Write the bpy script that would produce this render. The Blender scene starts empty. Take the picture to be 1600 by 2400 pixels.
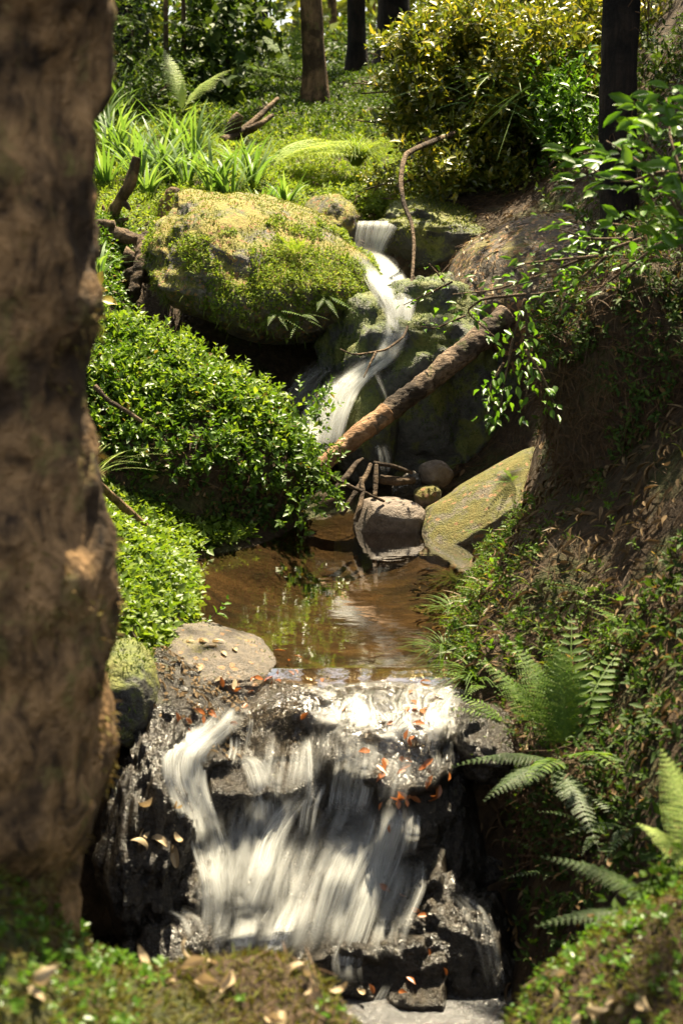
import bpy, bmesh, math, random
import numpy as np
from mathutils import Vector
from mathutils.bvhtree import BVHTree
R = math.radians
rng = np.random.default_rng(7)
random.seed(7)
S = bpy.context.scene
COL = S.collection

# ------------------------------------------------------------------ camera, sky, sun, exposure
CAM_Z, PITCH, FPX = 1.5, R(12), 2400 * 55 / 36
cd = bpy.data.cameras.new('camera'); cam = bpy.data.objects.new('camera', cd); COL.objects.link(cam)
cam.location = (0, 0, CAM_Z); cam.rotation_euler = (R(90) - PITCH, 0, 0)
cd.sensor_fit = 'VERTICAL'; cd.sensor_height = 36; cd.lens = 55
cd.clip_start = .05; cd.clip_end = 1000
cd.dof.use_dof = True; cd.dof.focus_distance = 6.6; cd.dof.aperture_fstop = 4.5
S.camera = cam
SUN_EL, SUN_AZ = R(67), R(16)          # azimuth measured from +Y towards +X
SV = np.array([math.cos(SUN_EL) * math.sin(SUN_AZ), math.cos(SUN_EL) * math.cos(SUN_AZ), math.sin(SUN_EL)])
w = bpy.data.worlds.new("World"); S.world = w; w.use_nodes = True
wn = w.node_tree; bg = wn.nodes['Background']
sky = wn.nodes.new('ShaderNodeTexSky'); sky.sky_type = 'NISHITA'; sky.sun_disc = False
sky.sun_elevation = SUN_EL; sky.sun_rotation = SUN_AZ
sky.air_density = 1.; sky.dust_density = 4.; sky.ozone_density = .6          # hazy, almost white sky
hs = wn.nodes.new('ShaderNodeHueSaturation'); hs.inputs['Saturation'].default_value = .35
wn.links.new(sky.outputs[0], hs.inputs['Color']); wn.links.new(hs.outputs[0], bg.inputs[0]); bg.inputs[1].default_value = .085
sd = bpy.data.lights.new('sun', 'SUN'); sd.energy = 4.6; sd.angle = R(.5); sd.color = (1, .86, .60)
sun = bpy.data.objects.new('sun', sd); COL.objects.link(sun)
sun.rotation_euler = Vector(-SV).to_track_quat('-Z', 'Y').to_euler()
sun.location = tuple(SV * 30)
S.view_settings.view_transform = 'Standard'; S.view_settings.look = 'None'
S.view_settings.exposure = 2.3; S.view_settings.gamma = 1
S.cycles.use_denoising = True
S.cycles.max_bounces = 6; S.cycles.diffuse_bounces = 3; S.cycles.glossy_bounces = 3
S.cycles.transmission_bounces = 4; S.cycles.transparent_max_bounces = 24
S.cycles.caustics_reflective = False; S.cycles.caustics_refractive = False

def W(px, py, Y):                       # a photo pixel at a real distance -> a place in the world
    a = (px - 800) / FPX; b = (1200 - py) / FPX
    dy = math.cos(PITCH) + b * math.sin(PITCH); dz = -math.sin(PITCH) + b * math.cos(PITCH)
    return np.array([Y * a / dy, Y, CAM_Z + Y * dz / dy])

# ------------------------------------------------------------------ numpy noise
def _h(i):
    i = i.astype(np.uint64)
    n = i[..., 0] * np.uint64(73856093) ^ i[..., 1] * np.uint64(19349663) ^ i[..., 2] * np.uint64(83492791)
    n = (n ^ (n >> np.uint64(13))) * np.uint64(1274126177) & np.uint64(0xffffffff)
    n = (n ^ (n >> np.uint64(16))) * np.uint64(2246822519) & np.uint64(0xffffffff)
    return ((n ^ (n >> np.uint64(15))) & np.uint64(0xffff)).astype(float) / 65535.
def vnoise(p):
    p = np.asarray(p, float) + 1000.
    i = np.floor(p).astype(np.int64); f = p - i; f = f * f * (3 - 2 * f)
    r = 0
    for dx in (0, 1):
        for dy in (0, 1):
            for dz in (0, 1):
                wt = (f[..., 0] if dx else 1 - f[..., 0]) * (f[..., 1] if dy else 1 - f[..., 1]) * (f[..., 2] if dz else 1 - f[..., 2])
                r = r + wt * _h(i + np.array([dx, dy, dz]))
    return r * 2 - 1
def fbm(p, o=4, g=.5):
    p = np.asarray(p, float); r = 0; a = 1; s = 0
    for k in range(o):
        r = r + a * vnoise(p * 2. ** k + k * 17.3); s += a; a *= g
    return r / s
def nz(v): return v / np.maximum(np.linalg.norm(v, axis=-1, keepdims=True), 1e-9)
def rand_unit(n): return nz(rng.normal(size=(n, 3)))

# ------------------------------------------------------------------ mesh builder
class MB:
    def __init__(s): s.v = []; s.f = []; s.uv = []; s.n = 0
    def add(s, v, faces, uv=None):
        v = np.asarray(v, float).reshape(-1, 3)
        for f in faces:
            if len(f): s.f.append(np.asarray(f, np.int64) + s.n)
        s.v.append(v); s.uv.append(np.zeros((len(v), 2)) if uv is None else np.asarray(uv, float).reshape(-1, 2)); s.n += len(v)
        return s
    def merge(s, o):
        if o.n: s.add(np.concatenate(o.v), o.f, np.concatenate(o.uv))
        return s
    def build(s, name, mat, parent=None, smooth=True, loc=None):
        me = bpy.data.meshes.new(name)
        V = np.concatenate(s.v)
        o = bpy.data.objects.new(name, me); COL.objects.link(o)
        off = np.zeros(3)
        if loc is not None: off = np.asarray(loc, float); o.location = off
        if parent is not None:
            o.parent = parent; off = np.array(parent.location)
            pp = parent.parent
            while pp: off = off + np.array(pp.location); pp = pp.parent
        V = V - off
        me.vertices.add(len(V)); me.vertices.foreach_set('co', V.ravel().astype(np.float32))
        lv = np.concatenate([f.ravel() for f in s.f]).astype(np.int32)
        lt = np.concatenate([np.full(len(f), f.shape[1]) for f in s.f])
        ls = (np.cumsum(lt) - lt).astype(np.int32)
        me.loops.add(len(lv)); me.loops.foreach_set('vertex_index', lv)
        me.polygons.add(len(ls)); me.polygons.foreach_set('loop_start', ls)
        me.polygons.foreach_set('use_smooth', np.full(len(ls), smooth))
        u = me.uv_layers.new(name='UVMap')
        u.data.foreach_set('uv', np.concatenate(s.uv)[lv].ravel().astype(np.float32))
        me.materials.append(mat); me.update(calc_edges=True)
        return o

def tag(o, label=None, cat=None, group=None, kind=None):
    if label: o['label'] = label
    if cat: o['category'] = cat
    if group: o['group'] = group
    if kind: o['kind'] = kind
    return o
def thing(name, label, cat, loc, group=None):
    o = bpy.data.objects.new(name, None); COL.objects.link(o); o.location = tuple(loc); o.empty_display_size = .1
    return tag(o, label, cat, group)

# ------------------------------------------------------------------ material helpers
def N(nt, t, ins=None, **kw):
    n = nt.nodes.new(t)
    for k, v in kw.items(): setattr(n, k, v)
    for k, v in (ins or {}).items():
        if isinstance(v, bpy.types.NodeSocket): nt.links.new(v, n.inputs[k])
        else:
            if isinstance(v, tuple) and len(v) == 3 and n.inputs[k].type == 'RGBA': v = (*v, 1)
            n.inputs[k].default_value = v
    return n
def material(name, fn):
    m = bpy.data.materials.new(name); m.use_nodes = True; nt = m.node_tree; nt.nodes.clear()
    out = nt.nodes.new('ShaderNodeOutputMaterial'); nt.links.new(fn(nt), out.inputs[0]); return m
def geo(nt): return N(nt, 'ShaderNodeNewGeometry').outputs
def noise(nt, vec, scale, detail=4, rough=.55, dist=0):
    return N(nt, 'ShaderNodeTexNoise', {'Vector': vec, 'Scale': scale, 'Detail': detail, 'Roughness': rough, 'Distortion': dist}).outputs[0]
def stretch(nt, vec, s): return N(nt, 'ShaderNodeVectorMath', {0: vec, 1: s}, operation='MULTIPLY').outputs[0]
def ramp(nt, fac, stops):
    n = nt.nodes.new('ShaderNodeValToRGB'); e = n.color_ramp.elements
    while len(e) < len(stops): e.new(.5)
    for q, (p, c) in zip(e, stops):
        q.position = p; q.color = (*c, 1) if isinstance(c, tuple) else (c, c, c, 1)
    if fac is not None: nt.links.new(fac, n.inputs[0])
    return n.outputs[0]
def mixc(nt, f, a, b, blend='MIX'):
    n = nt.nodes.new('ShaderNodeMix'); n.data_type = 'RGBA'; n.blend_type = blend
    for k, v in ((0, f), (6, a), (7, b)):
        if isinstance(v, bpy.types.NodeSocket): nt.links.new(v, n.inputs[k])
        else: n.inputs[k].default_value = (*v, 1) if isinstance(v, tuple) else v
    return n.outputs[2]
def M(nt, op, a, b=0., c=0., clamp=False): return N(nt, 'ShaderNodeMath', {0: a, 1: b, 2: c}, operation=op, use_clamp=clamp).outputs[0]
def bump(nt, h, strength=.5, dist=.02, nrm=None):
    d = {'Height': h, 'Strength': strength, 'Distance': dist}
    if nrm is not None: d['Normal'] = nrm
    return N(nt, 'ShaderNodeBump', d).outputs[0]
def pbsdf(nt, col, rough=.6, spec=.5, nrm=None, **kw):
    d = {'Base Color': col, 'Roughness': rough, 'Specular IOR Level': spec}
    if nrm is not None: d['Normal'] = nrm
    d.update(kw); return N(nt, 'ShaderNodeBsdfPrincipled', d).outputs[0]
def mixs(nt, f, a, b): return N(nt, 'ShaderNodeMixShader', {0: f, 1: a, 2: b}).outputs[0]

def leaf_mat(name, cols, trans=.42, rough=.38, spec=.5, tcol=(1.35, 1.3, .55), rare=None):
    def f(nt):
        g = geo(nt); r = g['Random Per Island']
        c = ramp(nt, r, [(i / max(1, len(cols) - 1), k) for i, k in enumerate(cols)])
        big = noise(nt, g['Position'], 3.5, 2)
        c = mixc(nt, M(nt, 'MULTIPLY', big, .6), c, (cols[0][0] * .6, cols[0][1] * .7, cols[0][2] * .6))
        if rare:
            r2 = M(nt, 'FRACT', M(nt, 'MULTIPLY', r, 37.7)); c = mixc(nt, M(nt, 'GREATER_THAN', r2, 1 - rare[1]), c, rare[0])
        t = mixc(nt, 1., c, tcol, 'MULTIPLY')
        p = pbsdf(nt, c, rough, spec)
        return mixs(nt, trans, p, N(nt, 'ShaderNodeBsdfTranslucent', {0: t}).outputs[0])
    return material(name, f)
def rock_mat(name, rock=((.05, .045, .04), (.16, .14, .11)), moss=((.05, .06, .012), (.16, .15, .03)), amount=.5, wet=0., tilt=.6, scale=1., litter=0.):
    def f(nt):
        g = geo(nt); P = g['Position']
        n1 = noise(nt, P, 6 * scale, 5); n2 = noise(nt, P, 28 * scale, 5, .65); n3 = noise(nt, P, 110 * scale, 3, .6)
        rc = ramp(nt, n2, [(.3, rock[0]), (.7, rock[1])])
        sp = N(nt, 'ShaderNodeSeparateXYZ', {0: g['Normal']}).outputs
        m = M(nt, 'ADD', M(nt, 'MULTIPLY', sp[2], tilt), M(nt, 'MULTIPLY', M(nt, 'SUBTRACT', n1, .5), 2.2))
        m = M(nt, 'ADD', m, M(nt, 'ADD', M(nt, 'MULTIPLY', M(nt, 'SUBTRACT', n2, .5), 1.2), amount - .75))
        m = ramp(nt, m, [(.12, 0.), (.42, 1.)])
        mc = ramp(nt, noise(nt, P, 45 * scale, 4, .7), [(.3, moss[0]), (.68, moss[1])])
        mc = mixc(nt, ramp(nt, n1, [(.45, 0.), (.65, .55)]), mc, (moss[1][0] * 1.25, moss[1][1] * .95, moss[1][2]))
        c = mixc(nt, m, rc, mc)
        if litter:
            v = N(nt, 'ShaderNodeTexVoronoi', {'Vector': P, 'Scale': 60.}).outputs[1]
            k = ramp(nt, N(nt, 'ShaderNodeSeparateXYZ', {0: v}).outputs[0], [(1 - litter, 0.), (1 - litter + .02, 1.)])
            c = mixc(nt, k, c, (.22, .12, .05))
        h = M(nt, 'ADD', M(nt, 'MULTIPLY', n2, .6), M(nt, 'MULTIPLY', n3, .4))
        rough = mixc(nt, m, (.75 - .62 * wet,) * 3, (.9 - .45 * wet,) * 3)
        return pbsdf(nt, c, rough, .5, bump(nt, h, .8, .03))
    return material(name, f)
def bark_mat(name, c1, c2, moss=None, amount=.0, along=(30, 30, 5)):
    def f(nt):
        g = geo(nt); P = g['Position']
        n = noise(nt, stretch(nt, P, along), 1., 6, .65, .6)
        c = ramp(nt, n, [(.33, c1), (.66, c2)])
        n2 = noise(nt, P, 9., 5, .65); c = mixc(nt, ramp(nt, noise(nt, P, 5.5, 4, .6), [(.40, .85), (.56, 0.)]), c, (c1[0] * .4, c1[1] * .4, c1[2] * .4))
        if moss: c = mixc(nt, ramp(nt, n2, [(.62 - amount, 0.), (.74 - amount, .9)]), c, moss)
        return pbsdf(nt, c, .85, .25, bump(nt, M(nt, 'ADD', n, M(nt, 'MULTIPLY', noise(nt, P, 60., 4), .5)), .9, .03))
    return material(name, f)

MT = {}
MT['vinca'] = leaf_mat('creeper_leaf', [(0.047, 0.103, 0.010), (0.088, 0.174, 0.015), (0.153, 0.239, 0.025)], .42, .42, .4, rare=((.16, .12, .03), .03))
MT['bright'] = leaf_mat('bright_creeper_leaf', [(0.083, 0.152, 0.013), (0.153, 0.228, 0.021), (0.247, 0.315, 0.043)], .45, .45, .4)
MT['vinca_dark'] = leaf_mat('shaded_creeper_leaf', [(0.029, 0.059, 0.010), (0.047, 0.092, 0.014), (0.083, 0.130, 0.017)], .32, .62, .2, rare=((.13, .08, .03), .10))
MT['grass'] = leaf_mat('grass_blade', [(.11, .18, .02), (.19, .26, .035), (.28, .31, .06)], .45, .6, .2)
MT['bank'] = leaf_mat('bank_blade', [(.06, .10, .012), (.13, .18, .022), (.22, .24, .04)], .42, .5, .3, rare=((.22, .15, .07), .18))
MT['strap'] = leaf_mat('strap_leaf', [(.09, .17, .035), (.15, .25, .065), (.23, .32, .11)], .42, .5, .35)
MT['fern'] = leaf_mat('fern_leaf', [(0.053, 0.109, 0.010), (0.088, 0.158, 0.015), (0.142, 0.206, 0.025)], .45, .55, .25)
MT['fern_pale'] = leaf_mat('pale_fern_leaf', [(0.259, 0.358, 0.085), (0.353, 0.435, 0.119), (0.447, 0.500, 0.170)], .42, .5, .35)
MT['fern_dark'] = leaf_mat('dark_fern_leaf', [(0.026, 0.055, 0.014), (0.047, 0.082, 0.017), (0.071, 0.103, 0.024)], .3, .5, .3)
MT['shrub'] = leaf_mat('glossy_shrub_leaf', [(.06, .09, .012), (.13, .16, .018), (.24, .24, .028)], .42, .33, .6, rare=((.28, .25, .035), .18))
MT['sapling'] = leaf_mat('sapling_leaf', [(0.059, 0.141, 0.012), (0.100, 0.206, 0.017), (0.142, 0.250, 0.025)], .5, .35, .4)
MT['under'] = leaf_mat('undergrowth_leaf', [(0.029, 0.059, 0.010), (0.053, 0.092, 0.014), (0.094, 0.130, 0.021)], .38, .55, .2)
MT['far'] = leaf_mat('forest_leaf', [(.10, .13, .018), (.16, .20, .025), (.25, .26, .05)], .5, .7, .1)
MT['crown'] = leaf_mat('crown_leaf', [(.03, .07, .012), (.05, .1, .016)], .25, .45, .35)
MT['mossleaf'] = leaf_mat('moss_tuft', [(.085, .125, .016), (.17, .20, .03), (.30, .27, .08)], .35, .7, .2)
MT['moss_green'] = leaf_mat('green_moss_tuft', [(.045, .075, .012), (.10, .14, .02), (.17, .19, .035)], .35, .6, .25)
MT['facemoss'] = leaf_mat('damp_moss', [(.03, .06, .012), (.06, .10, .016), (.10, .13, .025)], .35, .6, .2)
MT['bankmoss'] = leaf_mat('bank_moss', [(.07, .05, .016), (.14, .12, .025), (.15, .19, .03)], .3, .75, .15)
MT['barkmoss'] = leaf_mat('bark_moss', [(.06, .04, .014), (.2, .125, .05), (.2, .17, .05)], .2, .8, .15)
MT['needle'] = leaf_mat('dry_needle', [(.05, .028, .014), (.10, .055, .026), (.17, .10, .05)], .1, .7, .25, (1, 1, 1))
MT['dry'] = leaf_mat('dry_leaf', [(.28, .19, .10), (.44, .33, .20), (.55, .45, .30)], .2, .55, .35, (1.1, 1, .8))
MT['litter'] = leaf_mat('litter_leaf', [(.07, .045, .022), (.14, .09, .045), (.26, .18, .10)], .15, .75, .12, (1.1, 1, .8))
MT['orange'] = leaf_mat('orange_leaf', [(.20, .05, .018), (.36, .11, .03), (.48, .22, .05)], .3, .35, .5, (1.1, 1, .7))
MT['yellow'] = leaf_mat('yellow_leaf', [(.5, .38, .05), (.55, .42, .07)], .4, .4, .4, (1.1, 1, .7))
MT['boulder'] = rock_mat('mossy_boulder', ((.035, .03, .025), (.15, .13, .10)), ((.07, .085, .014), (.21, .195, .045)), .66, 0, .75, 1, .12)
MT['mossrock'] = rock_mat('green_mossy_rock', ((.02, .02, .017), (.06, .055, .045)), ((.03, .045, .010), (.13, .15, .028)), .85, .2, .5)
MT['wetmoss'] = rock_mat('wet_mossy_rock', ((.02, .022, .02), (.09, .09, .08)), ((.02, .036, .010), (.12, .15, .03)), .95, .3, .4, 1.2)
MT['wet'] = rock_mat('wet_black_rock', ((.008, .007, .0055), (.05, .040, .028)), ((.014, .018, .006), (.05, .06, .014)), .32, .84, .3, 1.5)
MT['slab'] = rock_mat('mossy_slab', ((.06, .048, .03), (.17, .135, .085)), ((.045, .055, .010), (.12, .115, .022)), .78, 0, .45, 1.3, .05)
MT['flat'] = rock_mat('damp_brown_rock', ((.035, .028, .02), (.13, .10, .07)), ((.05, .055, .012), (.13, .13, .03)), .34, .35, .4, 1.2, .06)
MT['slope'] = rock_mat('littered_boulder', ((.022, .016, .009), (.09, .06, .032)), ((.04, .05, .010), (.13, .13, .025)), .55, 0, .3, 1.2, .2)
MT['grey'] = rock_mat('grey_stone', ((.08, .06, .045), (.20, .155, .12)), ((.10, .09, .06), (.2, .17, .12)), .02, 0, .2)
MT['bark_left'] = bark_mat('mossy_bark', (.025, .015, .008), (.36, .215, .095), (.15, .13, .04), .07, (22, 22, 12))
MT['bark_dark'] = bark_mat('dark_bark', (.006, .005, .004), (.035, .024, .016), None, 0, (40, 40, 7))
MT['bark_far'] = bark_mat('brown_bark', (.07, .045, .024), (.30, .19, .10), (.12, .13, .04), .05, (20, 20, 4))
MT['bark_log'] = bark_mat('flaking_bark', (.04, .028, .02), (.32, .225, .15), (.09, .10, .03), .05, (14, 70, 70))
MT['barewood'] = bark_mat('bare_wood', (.22, .11, .05), (.48, .30, .17), None, 0, (12, 60, 60))
MT['twig'] = bark_mat('twig_bark', (.05, .032, .02), (.22, .15, .09), None, 0, (30, 30, 30))

def ground_fn(nt):
    g = geo(nt); P = g['Position']
    n1 = noise(nt, P, 3, 4); n2 = noise(nt, P, 40, 5, .7)
    c = ramp(nt, n2, [(.3, (.018, .012, .007)), (.55, (.06, .038, .02)), (.75, (.12, .08, .045))])
    c = mixc(nt, ramp(nt, n1, [(.5, 0.), (.62, .7)]), c, ramp(nt, n2, [(.35, (.02, .03, .008)), (.7, (.08, .10, .02))]))
    # sandy, tannin brown stream bed below the water line
    z = N(nt, 'ShaderNodeSeparateXYZ', {0: P}).outputs[2]
    k = N(nt, 'ShaderNodeMapRange', {0: z, 1: -.05, 2: .0, 3: 1., 4: 0.}).outputs[0]
    bed = ramp(nt, noise(nt, stretch(nt, P, (5, 9, 5)), 1., 6, .65), [(.32, (.010, .007, .0035)), (.5, (.050, .031, .014)), (.7, (.12, .078, .038))])
    c = mixc(nt, k, c, bed)
    return pbsdf(nt, c, .85, .3, bump(nt, n2, .9, .04))
MT['ground'] = material('forest_soil', ground_fn)

def pool_fn(nt):
    g = geo(nt); P = g['Position']
    h = M(nt, 'ADD', M(nt, 'MULTIPLY', noise(nt, stretch(nt, P, (10, 22, 1)), 1., 3, .5, .6), 1.), M(nt, 'MULTIPLY', noise(nt, stretch(nt, P, (3, 6, 1)), 1., 2), 2.))
    b = bump(nt, h, .02, .02)
    fr = N(nt, 'ShaderNodeFresnel', {'IOR': 1.33, 'Normal': b}).outputs[0]
    gl = N(nt, 'ShaderNodeBsdfGlossy', {'Color': (1, 1, 1), 'Roughness': .02, 'Normal': b}).outputs[0]
    return mixs(nt, M(nt, 'MULTIPLY', fr, 2.4, clamp=True), N(nt, 'ShaderNodeBsdfTransparent', {0: (.84, .74, .56)}).outputs[0], gl)
MT['pool'] = material('stream_water', pool_fn)
def basin_fn(nt):
    g = geo(nt); P = g['Position']
    h = M(nt, 'ADD', noise(nt, stretch(nt, P, (60, 110, 1)), 1., 3, .6, .6), M(nt, 'MULTIPLY', noise(nt, P, 16., 3), 1.2)); b = bump(nt, h, .9, .012)
    fr = N(nt, 'ShaderNodeFresnel', {'IOR': 1.33, 'Normal': b}).outputs[0]; gl = N(nt, 'ShaderNodeBsdfGlossy', {'Roughness': .15, 'Normal': b}).outputs[0]
    w_ = mixs(nt, M(nt, 'MULTIPLY', fr, 2., clamp=True), N(nt, 'ShaderNodeBsdfTransparent', {0: (.6, .42, .28)}).outputs[0], gl)
    x = N(nt, 'ShaderNodeSeparateXYZ', {0: P}).outputs
    near = N(nt, 'ShaderNodeMapRange', {0: M(nt, 'ADD', x[0], M(nt, 'MULTIPLY', noise(nt, P, 6., 3), .3)), 1: -.1, 2: .15, 3: 0., 4: .16}).outputs[0]  # grey diffuse towards the right: foam, with the sky's reflection painted in
    return mixs(nt, M(nt, 'MULTIPLY', near, noise(nt, P, 90., 3, .7)), w_, N(nt, 'ShaderNodeBsdfDiffuse', {0: (.75, .75, .76)}).outputs[0])
MT['basin'] = material('basin_water', basin_fn)
def film_fn(nt):
    uv = N(nt, 'ShaderNodeTexCoord').outputs['UV']
    sp = N(nt, 'ShaderNodeSeparateXYZ', {0: uv}).outputs; v = sp[1]
    wob = noise(nt, stretch(nt, uv, (7, 4, 1)), 1., 3)
    uw = N(nt, 'ShaderNodeCombineXYZ', {0: M(nt, 'ADD', sp[0], M(nt, 'ADD', M(nt, 'MULTIPLY', wob, .22), M(nt, 'MULTIPLY', v, .16))), 1: M(nt, 'ADD', v, M(nt, 'MULTIPLY', wob, .2)), 2: 0.}).outputs[0]
    s1 = noise(nt, stretch(nt, uw, (42, 2.4, 1)), 1., 4, .7); s2 = noise(nt, stretch(nt, uw, (170, 3.5, 1)), 1., 3, .6); s3 = noise(nt, stretch(nt, uw, (9, 7, 1)), 1., 3, .55, .8)
    b = bump(nt, M(nt, 'ADD', M(nt, 'ADD', s1, M(nt, 'MULTIPLY', s2, .25)), M(nt, 'MULTIPLY', s3, 2.2)), 1., .016)
    gl = N(nt, 'ShaderNodeBsdfGlossy', {'Color': (1, 1, 1), 'Roughness': .22, 'Normal': b}).outputs[0]
    fo = N(nt, 'ShaderNodeBsdfDiffuse', {'Color': (.8, .8, .78)}).outputs[0]
    f = M(nt, 'ADD', M(nt, 'MULTIPLY', s1, .55), M(nt, 'ADD', M(nt, 'MULTIPLY', s3, .45), M(nt, 'MULTIPLY', s2, .28)))
    foam_glint = M(nt, 'MULTIPLY', ramp(nt, f, [(.575, 0.), (.83, .78)]), N(nt, 'ShaderNodeMapRange', {0: v, 1: .26, 2: .6, 3: 0., 4: 1.}).outputs[0])  # white diffuse streaks: foam, with sun glints painted in as colour
    wl_ = ramp(nt, M(nt, 'ADD', sp[0], M(nt, 'MULTIPLY', M(nt, 'SUBTRACT', s3, .5), .4)), [(.26, .0), (.44, 1.)])
    foam_glint = M(nt, 'MULTIPLY', foam_glint, wl_)
    fr = N(nt, 'ShaderNodeFresnel', {'IOR': 1.33, 'Normal': b}).outputs[0]
    base = mixs(nt, M(nt, 'MULTIPLY', M(nt, 'ADD', M(nt, 'MULTIPLY', fr, 1.6), .05), M(nt, 'ADD', M(nt, 'MULTIPLY', wl_, .5), .5), clamp=True), N(nt, 'ShaderNodeBsdfTransparent', {0: (.8, .7, .55)}).outputs[0], gl)
    end = ramp(nt, M(nt, 'ADD', v, M(nt, 'MULTIPLY', M(nt, 'SUBTRACT', f, .64), 1.1)), [(.60, 1.), (.95, 0.)])
    ed = M(nt, 'MULTIPLY', end, ramp(nt, M(nt, 'MINIMUM', sp[0], M(nt, 'SUBTRACT', 1., sp[0])), [(.0, 0.), (.10, 1.)]))
    ed = M(nt, 'MULTIPLY', ed, ramp(nt, M(nt, 'ADD', v, M(nt, 'MULTIPLY', M(nt, 'SUBTRACT', s3, .5), .7)), [(.06, 0.), (.46, 1.)]))
    return mixs(nt, ed, N(nt, 'ShaderNodeBsdfTransparent').outputs[0], mixs(nt, foam_glint, base, fo))
MT['film'] = material('sliding_water', film_fn)
def fall_fn(nt):
    uv = N(nt, 'ShaderNodeTexCoord').outputs['UV']; g = geo(nt); r = g['Random Per Island']
    sp = N(nt, 'ShaderNodeSeparateXYZ', {0: uv}).outputs
    u, v = sp[0], sp[1]                                     # u 0..1 across (integer part = opacity class), v metres along
    uf = M(nt, 'FRACT', u); op = M(nt, 'MULTIPLY', M(nt, 'FLOOR', u), .1)
    edge = M(nt, 'POWER', M(nt, 'MULTIPLY', M(nt, 'MULTIPLY', uf, M(nt, 'SUBTRACT', 1., uf)), 4.), 1.5)
    vec = N(nt, 'ShaderNodeCombineXYZ', {0: M(nt, 'ADD', M(nt, 'MULTIPLY', uf, 11.), M(nt, 'MULTIPLY', r, 90.)), 1: M(nt, 'MULTIPLY', v, 3.), 2: 0.}).outputs[0]
    st = ramp(nt, noise(nt, vec, 1., 4, .7, .15), [(.34, .05), (.66, 1.)])
    ends = N(nt, 'ShaderNodeSeparateXYZ', {0: N(nt, 'ShaderNodeAttribute', attribute_name='fade').outputs['Vector']}).outputs[0]
    a = M(nt, 'MULTIPLY', M(nt, 'MULTIPLY', edge, st), M(nt, 'MULTIPLY', op, ends), clamp=True)
    d = N(nt, 'ShaderNodeBsdfDiffuse', {0: (.76, .77, .75)}).outputs[0]
    t = N(nt, 'ShaderNodeBsdfTranslucent', {0: (.66, .67, .65)}).outputs[0]
    return mixs(nt, a, N(nt, 'ShaderNodeBsdfTransparent').outputs[0], mixs(nt, .5, d, t))
MT['fall'] = material('falling_water', fall_fn)

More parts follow.
